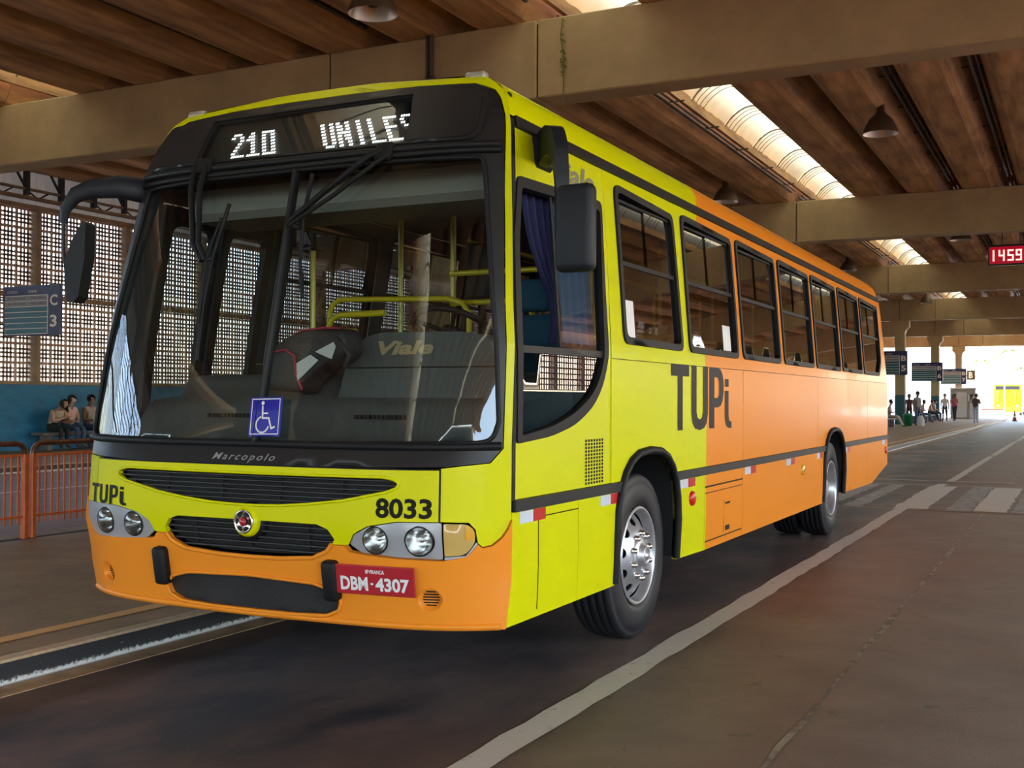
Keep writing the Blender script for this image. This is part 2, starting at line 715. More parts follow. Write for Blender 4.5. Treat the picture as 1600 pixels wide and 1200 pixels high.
# ------------------------------------------------------------------ setting: ground
KX = -1.24          # kerb face
BY = [10.49 + 17.11 * k for k in range(-3, 6)]  # rearmost bay, behind the camera, added to cut the front light
WX = -20.0

MB().box(-90, -60, -0.3, 90, 260, 0.0).build('floor', M['road'], kind='structure')
MB().box(-5.62, -30, 0.0, KX - 0.11, 103, 0.13).build('platform', M['platform'], kind='structure')
pm = MB()
pm.rbox(KX - 0.11, -30, 0.0, KX, 103, 0.132, 0.012)
pm.build('kerb', M['kerb'], kind='structure')
MB().box(KX, -30, -0.01, KX + 0.17, 103, 0.004).build('gutter', M['gutter'], kind='structure')
MB().box(WX, -30, 0, -14.75, 103, 0.13).build('platform', M['platform'], kind='structure')
MB().rbox(-14.75, -30, 0, -14.6, 103, 0.132, 0.012).build('kerb', M['kerb'], kind='structure')


def marking(x0, y0, x1, y1, m, wob=0.012, z=0.0, th=0.004, name='road_marking'):
    """painted strip with slightly ragged edges"""
    mb = MB()
    lx, ly = x1 - x0, y1 - y0
    along_y = ly > lx
    n = max(2, min(160, int((ly if along_y else lx) / 0.22)))
    vs_, fs_ = [], []
    for i in range(n + 1):
        t = i / n
        w0, w1 = random.uniform(-wob, wob), random.uniform(-wob, wob)
        if along_y:
            vs_ += [(x0 + w0, y0 + ly * t, z + th), (x1 + w1, y0 + ly * t, z + th)]
        else:
            vs_ += [(x0 + lx * t, y1 + w0, z + th), (x0 + lx * t, y0 + w1, z + th)]
    for i in range(n):
        fs_.append((2 * i, 2 * i + 1, 2 * i + 3, 2 * i + 2))
    mb.add(vs_, fs_)
    return mb.build(name, m, kind='structure')


marking(1.385, -4.0, 1.545, 16.6, M['line'])
marking(1.46, 17.2, 1.60, 27.8, M['line'])
marking(1.47, 28.2, 1.62, 40, M['line'])
marking(1.50, 40.5, 1.66, 98, M['line'])
# zebra crossing
for x0, x1, mm_ in ((-0.62, -0.24, 'line'), (0.22, 0.52, 'line_faded'), (0.68, 0.93, 'line_faded'), (1.34, 1.77, 'line'), (2.02, 2.32, 'line_faded'),
                    (2.345, 2.77, 'line'), (2.83, 3.2, 'line_faded'), (3.32, 3.75, 'line'), (3.85, 4.2, 'line_faded'), (4.3, 4.73, 'line'), (5.3, 5.7, 'line')):
    marking(x0, 11.5 + random.uniform(-.12, .05), x1, 16.1 + random.uniform(-.15, .1), M[mm_], 0.02, th=0.0055)
marking(-1.0, 17.27, 2.56, 17.42, M['line_thin'])
marking(2.2, 17.22, 2.6, 17.48, M['line_thin'], th=0.006)
marking(-1.0, 16.15, 6.0, 16.24, M['line_thin'], th=0.003)
marking(-1.0, 11.42, 6.0, 11.52, M['line_rust'], th=0.003)
marking(-1.0, 30.0, 9.0, 30.14, M['line_thin'])
marking(-1.0, 44.0, 9.0, 44.1, M['line_thin'])
marking(2.49, -6, 2.515, 60, worn_paint('pale_road_joint', (0.30, 0.25, 0.20), 0.56, 5), 0.012, th=0.0025, name='road_joint')
marking(-1.72, -20, -1.60, 100, M['line_yellow'], 0.008, z=0.13)
marking(-11.15, -10, -11.0, 60, M['line'])
marking(-14.55, -10, -14.38, 60, M['line'])
marking(-5.35, -10, -5.24, 60, M['joint'], 0.03, z=0.13, th=0.002, name='platform_joint')

# ------------------------------------------------------------------ setting: beams, columns, roof units, skylights
bseg = {}
cuts = [-20.2, -7.27, -5.41, -3.545, 17.2]
for i in range(4):
    bseg[i] = MB().rbox(cuts[i] + 0.012, 0, 5.91, cuts[i + 1] - 0.012, 0.55, 7.07, 0.02).mesh('beam_segment')
    bseg[i].materials.append(M['beam'])
core = MB().box(-20, 0.04, 5.96, 17, 0.51, 7.02).mesh('beam_joint')
core.materials.append(M['joint'])
for k, y in enumerate(BY):
    e = empty('roof_beam', (0, y, 0), kind='structure')
    for i in range(4):
        link('beam_segment', bseg[i], None, e)
    link('beam_joint', core, None, e)

cm = MB()
cm.rbox(-0.27, -0.27, 1.75, 0.27, 0.27, 5.2, 0.03)
prof = [(-0.27, 5.2), (-0.34, 5.42), (-0.5, 5.55), (-0.5, 5.905), (0.5, 5.905), (0.5, 5.55), (0.34, 5.42), (0.27, 5.2)]
cm.extrude_poly(prof, lambda a, b, d: (a, d, b), 0.3, -0.3)
col_me = cm.mesh('shaft')
col_me.materials.append(M['beam'])
base_me = MB().rbox(-0.275, -0.275, 0.13, 0.275, 0.275, 1.75, 0.03).mesh('painted_base')
base_me.materials.append(M['teal_paint'])
for k, y in enumerate(BY):
    for cx in (-5.41, 16.2):
        e = empty('column', (cx, y + 0.28, 0), kind='structure')
        link('shaft', col_me, None, e)
        link('painted_base', base_me, None, e)

# roof: precast trough units and arched skylights
UM, SKW, PER = 1.40, 1.25, 11.05
up = [(0.0, 8.05), (0.05, 8.0), (0.13, 7.55), (0.19, 7.30), (0.28, 7.13), (0.40, 7.073), (1.00, 7.073), (1.12, 7.13), (1.21, 7.30), (1.27, 7.55), (1.35, 8.0), (1.40, 8.05),
      (1.40, 8.15), (0.0, 8.15)]
um = MB()
LEN = 17.11
n = len(up)
um.add([(a, 0.004, b) for a, b in up] + [(a, LEN - 0.004, b) for a, b in up],
       [tuple(range(n)), tuple(range(2 * n - 1, n - 1, -1))] + [(i, n + i, n + (i + 1) % n, (i + 1) % n) for i in range(n)])
unit_me = um.mesh('roof_unit')
unit_me.materials.append(M['unit'])
SH = LEN / 7
sm = MB()
NS, NA = 24, 8
sv, sf = [], []
for i in range(NS + 1):
    y = -0.03 + (SH + 0.06) * i / NS
    for j in range(NA + 1):
        t = j / NA
        rise = 0.42 * math.sin(PI * t) ** 0.8 if 0 < t < 1 else 0
        sv.append((0.0 + SKW * t, y, 7.60 + rise + 0.012 * math.sin(i * PI / 3) + 0.04 * (i / NS)))
for i in range(NS):
    for j in range(NA):
        a = i * (NA + 1) + j
        sf.append((a, a + 1, a + NA + 2, a + NA + 1))
sm.add(sv, sf, 0, True)
sheet_me = sm.mesh('skylight_sheet')
sheet_me.materials.append(M['skylight'])
rm = MB()
pts = [(SKW * t / 10, 0.0, 7.575 + (0.42 * math.sin(PI * t / 10) ** 0.8 if 0 < t < 10 else 0)) for t in range(11)]
rm.tube(pts, 0.020, 5)
for dy_ in (0.28, 0.52, 0.78):
    rm.tube([(x, dy_, z + 0.015) for x, y, z in pts], 0.009, 4)
rib_me = rm.mesh('skylight_rib')
rib_me.materials.append(M['rib'])
eb = MB()
eb.box(-0.06, 0, 7.44, 0.02, LEN, 7.66)
eb.box(SKW - 0.02, 0, 7.44, SKW + 0.06, LEN, 7.66)
edge_me = eb.mesh('skylight_upstand')
edge_me.materials.append(M['unit'])
ceil = empty('ceiling', (0, 0, 0), kind='structure')
for k in range(len(BY) - 1):
    y = BY[k]
    for nper in (-1, 0, 1):
        sx0 = -3.51 + PER * nper
        sk = empty('skylight', (sx0, y, 0), kind='structure')
        link('skylight_upstand', edge_me, None, sk)
        for j in range(7):
            o = link('skylight_sheet', sheet_me, None, sk)
            o.location = (0, SH * j, 0)
            o = link('skylight_rib', rib_me, None, sk)
            o.location = (0, SH * j, 0)
        for q in range(7):
            o = link('roof_unit', unit_me, None, ceil)
            o.location = (sx0 + SKW + UM * q, y, 0)
    for q in range(4):
        o = link('roof_unit', unit_me, None, ceil)
        o.location = (-3.51 - PER - UM * (q + 1), y, 0)
# conduits along the valleys between units
for cx in (-3.62, -6.42, 0.53, 3.33, -9.2, 1.95):
    mb = MB()
    for y in BY[2:7]:
        mb.tube([(cx, y + 0.7, 7.30), (cx, y + 16.9, 7.30)], 0.035, 6)
        mb.tube([(cx + 0.1, y + 0.7, 7.33), (cx + 0.1, y + 16.9, 7.33)], 0.025, 6)
        for q in range(7):
            mb.box(cx - 0.25, y + 1.5 + q * 2.4, 7.335, cx + 0.3, y + 1.54 + q * 2.4, 7.36)
    mb.build('conduit_run', M['conduit'], kind='structure')
mb = MB()
mb.tube([(-5.30, 10.42, 5.95), (-5.30, 10.42, 7.3)], 0.03, 8)
mb.tube([(-5.39, 10.42, 5.95), (-5.39, 10.42, 7.3)], 0.022, 8)
mb.lathe([(0.0, -0.09), (0.06, -0.07), (0.08, 0), (0.06, 0.07), (0.0, 0.09)], 10, T(-5.28, 10.36, 6.35))
mb.build('beam_pipe', M['conduit'], kind='structure')

# pendant bell lamps
lm = MB()
lm.lathe([(0.04, 0.62), (0.07, 0.60), (0.08, 0.42), (0.13, 0.36), (0.22, 0.27), (0.30, 0.12), (0.335, 0.0)], 24)
lamp_shade_me = lm.mesh('lamp_shade')
lamp_shade_me.materials.append(M['lamp_shell'])
lm = MB()
lm.lathe([(0.33, 0.003), (0.29, 0.11), (0.21, 0.25), (0.10, 0.32), (0.0, 0.33)], 24)
lamp_in_me = lm.mesh('reflector')
lamp_in_me.materials.append(M['lamp_inner'])
lm = MB().tube([(0, 0, 0.6), (0, 0, 0.95)], 0.02, 6).lathe([(0, 0.12), (0.06, 0.1), (0.07, 0.2), (0.03, 0.3)], 10)
lamp_stem_me = lm.mesh('stem')
lamp_stem_me.materials.append(M['conduit'])
LAMPS = [(0.21, 18.0, 6.58, 'bell lamp hanging from the roof right of the long skylight strip'),
         (-4.78, 8.0, 6.58, 'bell lamp at the top edge of the view in front of the nearest beam'),
         (-4.58, 24.1, 6.58, 'bell lamp half hidden just above the orange roof edge of the bus'),
         (0.22, 34.2, 6.58, 'bell lamp beyond the second beam, beside the red clock'),
         (-4.6, 41.5, 6.58, 'small lamp in the bay behind the third beam'),
         (-3.6, 58.5, 6.58, 'small far lamp under the fourth beam, above the column signs')]
for x, y, z, lab in LAMPS:
    e = empty('pendant_lamp', (x, y, z), label=lab, cat='lamp', group='pendant lamps under the roof')
    link('lamp_shade', lamp_shade_me, None, e)
    link('reflector', lamp_in_me, None, e)
    o = link('stem', lamp_stem_me, None, e)

# ------------------------------------------------------------------ setting: left wall with lattice blocks
wl = MB().rbox(WX - 0.25, -34, 0.0, WX, 103, 1.78, 0.01).build('wall_left', M['blue_wall'], kind='structure')
MB().box(WX - 0.27, -34, 1.78, WX + 0.03, 103, 1.84).build('wall_left_sill', M['pier'], kind='structure')


def lattice_mb(mb, y, z, s=0.4889, n=4):
    fr, t = 0.034, 0.05
    x0, x1 = WX - 0.2, WX - 0.2 + t
    mb.box(x0, y, z, x1, y + s, z + fr)
    mb.box(x0, y, z + s - fr, x1, y + s, z + s)
    mb.box(x0, y, z + fr, x1, y + fr, z + s - fr)
    mb.box(x0, y + s - fr, z + fr, x1, y + s, z + s - fr)
    p = (s - 2 * fr) / n
    for i in range(1, n):
        mb.box(x0 + 0.01, y + fr, z + fr + p * i - 0.027, x1 - 0.01, y + s - fr, z + fr + p * i + 0.027)
        mb.box(x0 + 0.01, y + fr + p * i - 0.027, z + fr, x1 - 0.01, y + fr + p * i + 0.027, z + s - fr)


mb = MB()
lattice_mb(mb, 0, 0, 0.485)
block_me = mb.mesh('lattice_block')
block_me.materials.append(M['lattice'])
wlat = empty('wall_left', (0, 0, 0), kind='structure')
Z0, ZS, YS = 1.84, 0.485, 0.4867
far_mb = MB()
PY = 15.76
for bay in range(-16, 28):  # lattice carried on behind the camera, added to dim the bus front
    yb = PY + 3.03 * bay + 0.055
    near = -1 <= bay <= 4
    for i in range(6):
        for j in range(9):
            if near and bay < 5 and (bay, i) not in ((-1, 0), (-1, 1), (-1, 2)):
                o = link('lattice_block', block_me, None, wlat)
                o.location = (0, yb + YS * i, Z0 + ZS * j)
            elif -6 <= bay <= 12:
                lattice_mb(far_mb, yb + YS * i, Z0 + ZS * j, 0.485)
            else:
                lattice_mb(far_mb, yb + YS * i, Z0 + ZS * j, 0.485, 2)
fo = far_mb.build('lattice_block_field', M['lattice'], wlat)
fo['kind'] = 'stuff'
for bay in range(-16, 29):
    yb = PY + 3.03 * bay
    MB().rbox(WX - 0.27, yb - 0.06 - 0.05, 1.84, WX + 0.05, yb + 0.11 - 0.05, 6.2, 0.01).build('wall_left_pier', M['pier'], kind='structure')
MB().box(WX - 0.24, -34, 3.96, WX - 0.03, 101, 4.08).build('wall_left_rail', M['pier'], kind='structure')
MB().box(WX - 0.27, -34, 6.2, WX + 0.05, 103, 6.3).build('wall_left_lintel', M['pier'], kind='structure')
# unseen lattice wall added on this side to cut the light on the bus
MB().box(19.0, -11.5, 0.0, 19.25, 103, 1.78).build('added_wall_right', M['blue_wall'], kind='structure')
rmb = MB()
for bay in range(-9, 28):
    yb = PY + 3.03 * bay + 0.055
    for i in range(6):
        for j in range(9):
            lattice_mb(rmb, yb + YS * i, Z0 + ZS * j, 0.485, 2)
    rmb.box(WX - 0.27, yb - 0.11, 1.84, WX + 0.05, yb + 0.06, 6.2)
rmb.v = [(x + 39.3, y, z) for x, y, z in rmb.v]
rmb.box(19.0, -11.5, 6.2, 19.25, 103, 7.7)
rmb.build('added_wall_right_lattice', M['lattice'], kind='structure')
# ribbed cladding above the lattice, one sheet per bay
mb = MB()
rp = []
for i in range(12):
    a = i * 0.2525
    rp += [(0.0, a), (0.0, a + 0.17), (-0.03, a + 0.185), (-0.03, a + 0.2375)]
rp.append((0.0, 3.03))
vs_ = [(x, y, 6.3) for x, y in rp] + [(x, y, 9.0) for x, y in rp]
kk = len(rp)
mb.add(vs_, [(i, i + 1, kk + i + 1, kk + i) for i in range(kk - 1)])
clad_me = mb.mesh('cladding_sheet')
clad_me.materials.append(M['sheet_metal'])
cl = empty('wall_left_cladding', (0, 0, 0), kind='structure')
for bay in range(-16, 28):
    o = link('cladding_sheet', clad_me, None, cl)
    o.location = (WX - 0.1, PY + 3.03 * bay, 0)
# truss in front of the cladding
tr = empty('roof_truss', (0, 0, 0), kind='structure')
mb = MB()
for z in (6.42, 6.62):
    mb.box(WX + 0.12, 0, z, WX + 0.2, 40, z + 0.06)
mb.box(WX + 0.08, 0, 6.40, WX + 0.24, 40, 6.43)
mb.build('chord', M['pier'], tr)
MB().box(WX + 0.1, 0, 8.3, WX + 0.22, 40, 8.45).build('chord', M['steel_dark'], tr)
for i in range(-6, 22):
    y = 15.235 + 1.077 * i
    MB().box(WX + 0.1, y - 0.06, 6.5, WX + 0.22, y + 0.06, 8.4).build('post', M['steel_dark'], tr)
    MB().tube([(WX + 0.16, y + 0.06, 6.55), (WX + 0.16, y - 0.55, 7.4), (WX + 0.16, y - 1.0, 8.3)], 0.035, 6).build('brace', M['steel_dark'], tr)
    MB().tube([(WX + 0.16, y - 0.06, 6.66), (WX + 0.16, y + 0.35, 6.44)], 0.02, 6).tube([(WX + 0.16, y + 0.35, 6.44), (WX + 0.16, y + 0.7, 6.64)], 0.02, 6).build('lacing', M['steel_dark'], tr)
# bench along the left wall
bm_ = MB()
bm_.rbox(WX + 0.06, 15.5, 0.50, WX + 0.52, 21, 0.57, 0.015)
for y in (15.8, 17.4, 19, 20.6):
    bm_.rbox(WX + 0.12, y - 0.08, 0.13, WX + 0.42, y + 0.08, 0.50, 0.01)
wb = bm_.build('wall_bench', M['bench'])
tag(wb, 'concrete bench against the blue wall under the lattice', 'bench')


# ------------------------------------------------------------------ bay signs
def bay_sign(x0, x1, y, z0, z1, letter, number, lab, rows=7, wall=False):
    """hanging board: navy header and letter column, teal rows with white rules"""
    W, Hh = x1 - x0, z1 - z0
    e = empty('bay_sign', (x0, y, z0), label=lab, cat='sign', group='hanging bay signs')
    MB().rbox(0, 0, 0, W, 0.09, Hh, 0.012).build('board', M['sign_navy'], e)
    xs = W * 0.785
    mb = MB()
    zt, zb_ = Hh * 0.80, Hh * 0.035
    rh = (zt - zb_) / rows
    for i in range(rows):
        za = zb_ + rh * i
        MB().box(W * 0.03, -0.006, za + rh * 0.13, xs, 0.0, za + rh * 0.9).build('route_row', M['sign_grey'] if i >= rows - 2 else M['sign_teal'], e)
    mb = MB()
    for i in range(rows + 1):
        za = zb_ + rh * i
        mb.box(W * 0.03, -0.008, za - rh * 0.07, xs, 0.0, za + rh * 0.07)
    mb.box(xs, -0.008, zb_, xs + W * 0.012, 0.0, zt)
    mb.build('rules', M['sign_white'], e)
    mb = MB()
    f = lambda a, b: (a, -0.010, b)
    text_on(mb, letter, f, W * 0.83, Hh * 0.58, W * 0.965, Hh * 0.80, bold=0.03)
    if number:
        text_on(mb, number, f, W * 0.835, Hh * 0.16, W * 0.955, Hh * 0.40, bold=0.03)
    text_on(mb, 'CÓDIGO', f, W * 0.07, Hh * 0.855, W * 0.26, Hh * 0.915)
    text_on(mb, 'LINHA', f, W * 0.45, Hh * 0.855, W * 0.60, Hh * 0.905)
    mb.build('lettering', M['sign_white'], e)
    mb = MB()
    for i in (rows - 1, rows - 2):
        za = zb_ + rh * i
        text_on(mb, '051 - SÃO JORGE', f, W * 0.08, za + rh * 0.25, W * 0.40, za + rh * 0.8, bold=0.01)
        text_on(mb, '/ Praça Sabino', f, W * 0.46, za + rh * 0.25, W * 0.76, za + rh * 0.8, bold=0.01)
    mb.build('route_lettering', M['sign_navy'], e)
    mb = MB()
    if wall:
        for zz in (Hh * 0.25, Hh * 0.75):
            mb.tube([(0.2, 0.11, zz), (WX + 0.04 - x0, 0.11, zz)], 0.025, 6)
    else:
        for zz in (Hh * 0.25, Hh * 0.75):
            mb.tube([(-5.41 - x0, 0.08, zz), (-5.41 - x0, 0.56, zz)], 0.035, 6)
    mb.build('bracket', M['steel_dark'], e)
    return e


bay_sign(-18.75, -16.93, 13.7, 2.87, 4.02, 'C', '3', 'navy and teal hanging bay sign reading C 3 before the lattice wall', wall=True)
bay_sign(-6.95, -4.926, 61.3, 2.86, 4.2, 'B', '5', 'hanging bay sign reading B 5 beside the rear corner of the bus')
bay_sign(-6.89, -4.846, 78.4, 2.78, 4.08, 'B', '6', 'hanging bay sign reading B 6, second of the far row')
bay_sign(-6.75, -4.767, 95.5, 2.80, 4.08, 'B', '7', 'hanging bay sign reading B 7, third of the far row')
e = empty('platform_sign', (-4.86, 96.9, 3.16), label='small brown sign with a single letter B behind the B 7 sign', cat='sign')
MB().rbox(0, 0, 0, .66, 0.08, 0.80, 0.01).build('board', M['conduit'], e)
mb = MB()
text_on(mb, 'B', lambda a, b: (a, -0.01, b), 0.17, 0.16, 0.47, 0.66, bold=0.03)
mb.build('lettering', M['sign_white'], e)
MB().tube([(0.02, 0.04, 0.4), (-0.29, -0.30, 0.4)], 0.04, 6).build('bracket', M['steel_dark'], e)

# LED clock
e = empty('led_clock', (1.2, 33, 5.62), label='red digital clock reading 14 59 hanging from the roof', cat='clock')
MB().rbox(-0.1, 0, -0.03, 1.05, 0.14, 0.60, 0.02).build('case', M['black_case'], e)
SEG7 = {'1': 'bc', '4': 'fgbc', '5': 'afgcd', '9': 'abcdfg'}


def seg_digit(mb, ch, x, z, w, h, t=0.045):
    S = {'a': (x, z + h - t, x + w, z + h), 'd': (x, z, x + w, z + t), 'g': (x, z + h / 2 - t / 2, x + w, z + h / 2 + t / 2),
         'b': (x + w - t, z + h / 2, x + w, z + h), 'c': (x + w - t, z, x + w, z + h / 2), 'f': (x, z + h / 2, x + t, z + h), 'e': (x, z, x + t, z + h / 2)}
    for s in SEG7[ch]:
        a = S[s]
        mb.box(a[0], -0.012, a[1], a[2], 0.0, a[3])


mb = MB()
for ch, x in (('1', -0.09), ('4', 0.20), ('5', 0.45), ('9', 0.68)):
    seg_digit(mb, ch, x, 0.10, 0.17, 0.34)
mb.build('digits', M['red_led'], e)
MB().box(-0.06, -0.004, 0.02, 1.0, 0.0, 0.54).build('screen', M['led_screen'], e)
mb = MB()
mb.tube([(0.3, 0.07, 0.6), (0.3, 0.07, 1.46)], 0.015, 6).tube([(0.8, 0.07, 0.6), (0.8, 0.07, 1.46)], 0.015, 6)
mb.build('hanger', M['steel_dark'], e)

# ------------------------------------------------------------------ orange railing on the platform edge
fp = empty('railing', (-5.27, 1.40, 0.13), label='orange barred railing panel at the left edge of the view', cat='railing', group='orange railing panels on the platform')


def railing(e, Ln=1.5):
    Hh = 0.90
    mb = MB()
    r = 0.10
    pts = [(0, 0, 0.62), (0, 0, Hh - r)]
    for k in range(1, 6):
        a = k / 5 * PI / 2
        pts.append((0, r - r * math.cos(a), Hh - r + r * math.sin(a)))
    for k in range(0, 6):
        a = k / 5 * PI / 2
        pts.append((0, Ln - r + r * math.sin(a), Hh - r + r * math.cos(a)))
    pts.append((0, Ln, 0.62))
    mb.tube(pts, 0.026, 8)
    mb.build('top_rail', M['rail_worn'], e)
    for y in (0, Ln):
        MB().rbox(-0.028, y - 0.028, 0.0, 0.028, y + 0.028, 0.80, 0.008).build('post', M['orange_rail'], e)
    MB().box(-0.012, 0.03, 0.775, 0.012, Ln - 0.03, 0.80).build('rail', M['orange_rail'], e)
    MB().box(-0.012, 0.03, 0.20, 0.012, Ln - 0.03, 0.222).build('rail', M['orange_rail'], e)
    n = 20
    bar = MB().box(-0.007, -0.007, 0.14, 0.007, 0.007, 0.80).mesh('bar')
    bar.materials.append(M['orange_rail'])
    for i in range(1, n):
        o = link('bar', bar, None, e)
        o.location = (0, Ln * i / n, 0)


railing(fp)
c = copy_tree(fp)
c.location = (-5.27, 2.99, 0.13)
c['label'] = 'orange barred railing panel close beside the front corner of the bus'

# ================================================================== THE BUS
HWL = [(.3, 1.235), (.6, 1.25), (1.25, 1.25), (1.72, 1.25), (2.3, 1.205), (2.77, 1.165), (2.87, 1.14), (2.95, 1.115), (3.03, 1.06), (3.085, .97), (3.115, .80), (3.13, .4)]
X0T = [(.4, -.065), (3.0, -.01)]
YCT = [(.3, -.10), (.4, -.12), (.65, -.165), (.85, -.205), (1.15, -.20), (1.25, -.14), (1.94, 0.), (2.65, .135), (2.75, .17), (3.1, .35), (3.13, .37)]
DDT = [(.3, .18), (.4, .2), (.65, .28), (.85, .32), (1.15, .32), (1.25, .26), (1.94, .165), (2.65, .12), (3.05, .04)]
RWX = [(.38, -.05), (.55, .02), (.80, .09), (1.25, .08), (2.5, 0.0)]     # the door side bulges a little more low down


def ip(z, t):
    if z <= t[0][0]:
        return t[0][1]
    for i in range(1, len(t)):
        if z <= t[i][0]:
            a, b = t[i - 1], t[i]
            return a[1] + (b[1] - a[1]) * (z - a[0]) / (b[0] - a[0])
    return t[-1][1]


def hw(z):
    return ip(z, HWL)


def cx0(z):
    return ip(z, X0T)


def fr(p, z):
    x = cx0(z) + p * (hw(z) - cx0(z))
    if p < -0.5:
        x -= ip(z, RWX) * min(1, (-p - 0.5) / 0.4)
    return (x, ip(z, YCT) + ip(z, DDT) * abs(p) ** 5, z)


def yc(z):
    return ip(z, YCT) + ip(z, DDT)


def sd(y, z):
    return (hw(z), y, z)


def sr(y, z):
    return (fr(-1, z)[0], y, z)


def fo(p, z, d):
    """point d metres proud of the front surface"""
    e = 1e-3
    a = Vector(fr(p, z))
    n = (Vector(fr(p + e, z)) - a).cross(Vector(fr(p, z + e)) - a).normalized()
    return a + n * d


def so(y, z, d):
    return (hw(z) + d, y, z)


def frame_at(p, z):
    """local frame on the front surface: x along it, y outward... returned as x right, y up, z outward"""
    e = 1e-2
    a = Vector(fr(p, z))
    du = (Vector(fr(p + e, z)) - Vector(fr(p - e, z))).normalized()
    n = du.cross(Vector(fr(p, z + e)) - a).normalized()
    v = n.cross(du)
    m = Matrix((du, v, n)).transposed().to_4x4()
    m.translation = a
    return m


def livery_material():
    """side paint: lime yellow ahead of the livery break, orange behind it"""
    m, nt, b = new_mat('livery_paint')
    N, Lk = nt.nodes, nt.links
    tc = N.new('ShaderNodeTexCoord')
    sx = N.new('ShaderNodeSeparateXYZ')
    Lk.new(tc.outputs['Object'], sx.inputs[0])
    gt = N.new('ShaderNodeMath')
    gt.operation = 'GREATER_THAN'
    gt.inputs[1].default_value = 3.205
    # the break leans back towards the roof
    zz = N.new('ShaderNodeMapRange')
    zz.inputs[1].default_value, zz.inputs[2].default_value = 2.70, 3.1
    zz.inputs[3].default_value, zz.inputs[4].default_value = 0.0, 0.30
    Lk.new(sx.outputs[2], zz.inputs[0])
    sb = N.new('ShaderNodeMath')
    sb.operation = 'SUBTRACT'
    Lk.new(sx.outputs[1], sb.inputs[0])
    Lk.new(zz.outputs[0], sb.inputs[1])
    Lk.new(sb.outputs[0], gt.inputs[0])
    mx = N.new('ShaderNodeMixRGB')
    Lk.new(gt.outputs[0], mx.inputs[0])
    mx.inputs[1].default_value = (*YEL, 1)
    mx.inputs[2].default_value = (*ORA, 1)
    Lk.new(mx.outputs[0], b.inputs['Base Color'])
    b.inputs['Roughness'].default_value = 0.32
    b.inputs['Coat Weight'].default_value = 0.08
    b.inputs['IOR'].default_value = 1.3
    b.inputs['Specular IOR Level'].default_value = 0.12
    b.inputs['Coat Roughness'].default_value = 0.04
    nz = N.new('ShaderNodeTexNoise')
    nz.inputs['Scale'].default_value = 1.7
    Lk.new(tc.outputs['Object'], nz.inputs['Vector'])
    bp = N.new('ShaderNodeBump')
    bp.inputs['Strength'].default_value = 0.12
    bp.inputs['Distance'].default_value = 0.03
    Lk.new(nz.outputs['Fac'], bp.inputs['Height'])
    Lk.new(bp.outputs[0], b.inputs['Coat Normal'])
    return m


YEL = (0.66, 0.665, 0.001)
ORA = (0.86, 0.275, 0.022)
M['yellow'] = pmat('lime_yellow_paint', YEL, 0.35, coat=0.10, spec=0.12)
M['orange'] = pmat('orange_paint', ORA, 0.35, coat=0.10, spec=0.12)
M['livery'] = livery_material()
M['trim'] = pmat('black_trim', (0.009, 0.009, 0.010), 0.5, spec=.3, var=0.2, scale=6)
M['surround'] = pmat('charcoal_surround', (0.018, 0.017, 0.018), 0.4, spec=.4, var=0.15, scale=5)
M['rubber'] = pmat('rubber', (0.008, 0.008, 0.009), 0.55, spec=.25)
M['tyre'] = pmat('tyre_rubber', (0.013, 0.013, 0.016), 0.5, spec=.4, var=0.3, scale=9)
M['rim'] = pmat('rim_steel', (0.50, 0.51, 0.53), 0.34, 0.75, var=0.2, scale=8)
M['chrome'] = pmat('chrome', (0.80, 0.80, 0.80), 0.12, 1.0)
M['dark'] = pmat('dark_void', (0.006, 0.006, 0.007), 0.8)
M['windshield'] = glass_mat('windshield_glass', (0.80, 0.88, 0.86), 0.085)
M['glass'] = glass_mat('side_glass', (0.26, 0.27, 0.28), 0.20)
M['glass_cab'] = glass_mat('cab_glass', (0.52, 0.58, 0.58), 0.12)
M['lens'] = glass_mat('lamp_lens', (0.92, 0.95, 0.95), 0.10)
M['silver'] = pmat('silver_bezel', (0.42, 0.43, 0.46), 0.35, 0.35)
M['reflector'] = pmat('headlamp_reflector', (0.62, 0.62, 0.62), 0.16, 0.95)
M['amber'] = pmat('amber_lens', (0.55, 0.36, 0.10), 0.2, coat=0.6)
M['amber_deep'] = pmat('deep_amber_lens', (0.75, 0.36, 0.01), 0.2, coat=0.6)
M['decal_black'] = pmat('black_decal', (0.007, 0.006, 0.005), 0.5, spec=.15)
M['letter_silver'] = pmat('silver_letter', (0.48, 0.48, 0.49), 0.35, 0.4)
M['letter_gold'] = pmat('faded_gold_letter', (0.42, 0.33, 0.19), 0.4, 0.2)
M['letter_grey'] = pmat('grey_letter', (0.22, 0.21, 0.15), 0.4)
M['plate_red'] = pmat('plate_red', (0.42, 0.012, 0.022), 0.4, coat=0.3)
M['white'] = pmat('white_print', (0.78, 0.78, 0.78), 0.45)
M['sticker_blue'] = pmat('sticker_blue', (0.020, 0.022, 0.33), 0.35)
M['reflect_red'] = pmat('red_reflector', (0.55, 0.010, 0.010), 0.3)
M['reflect_white'] = pmat('white_reflector', (0.62, 0.68, 0.72), 0.3)
M['dash'] = pmat('dashboard_grey', (0.075, 0.085, 0.088), 0.55, bump=0.08, bscale=200)
M['lining'] = pmat('interior_lining', (0.24, 0.235, 0.22), 0.6)
M['interior_floor'] = pmat('interior_floor', (0.06, 0.06, 0.06), 0.6)
M['rail_yellow'] = pmat('handrail_yellow', (0.66, 0.52, 0.01), 0.3, coat=0.4)
M['seat'] = pmat('seat_shell', (0.055, 0.06, 0.10), 0.5)
M['seat_pad'] = pmat('seat_pad', (0.012, 0.035, 0.10), 0.8)
M['driver_seat'] = pmat('driver_seat_fabric', (0.012, 0.065, 0.115), 0.85)
M['curtain_navy'] = pmat('navy_curtain', (0.008, 0.010, 0.060), 0.9)
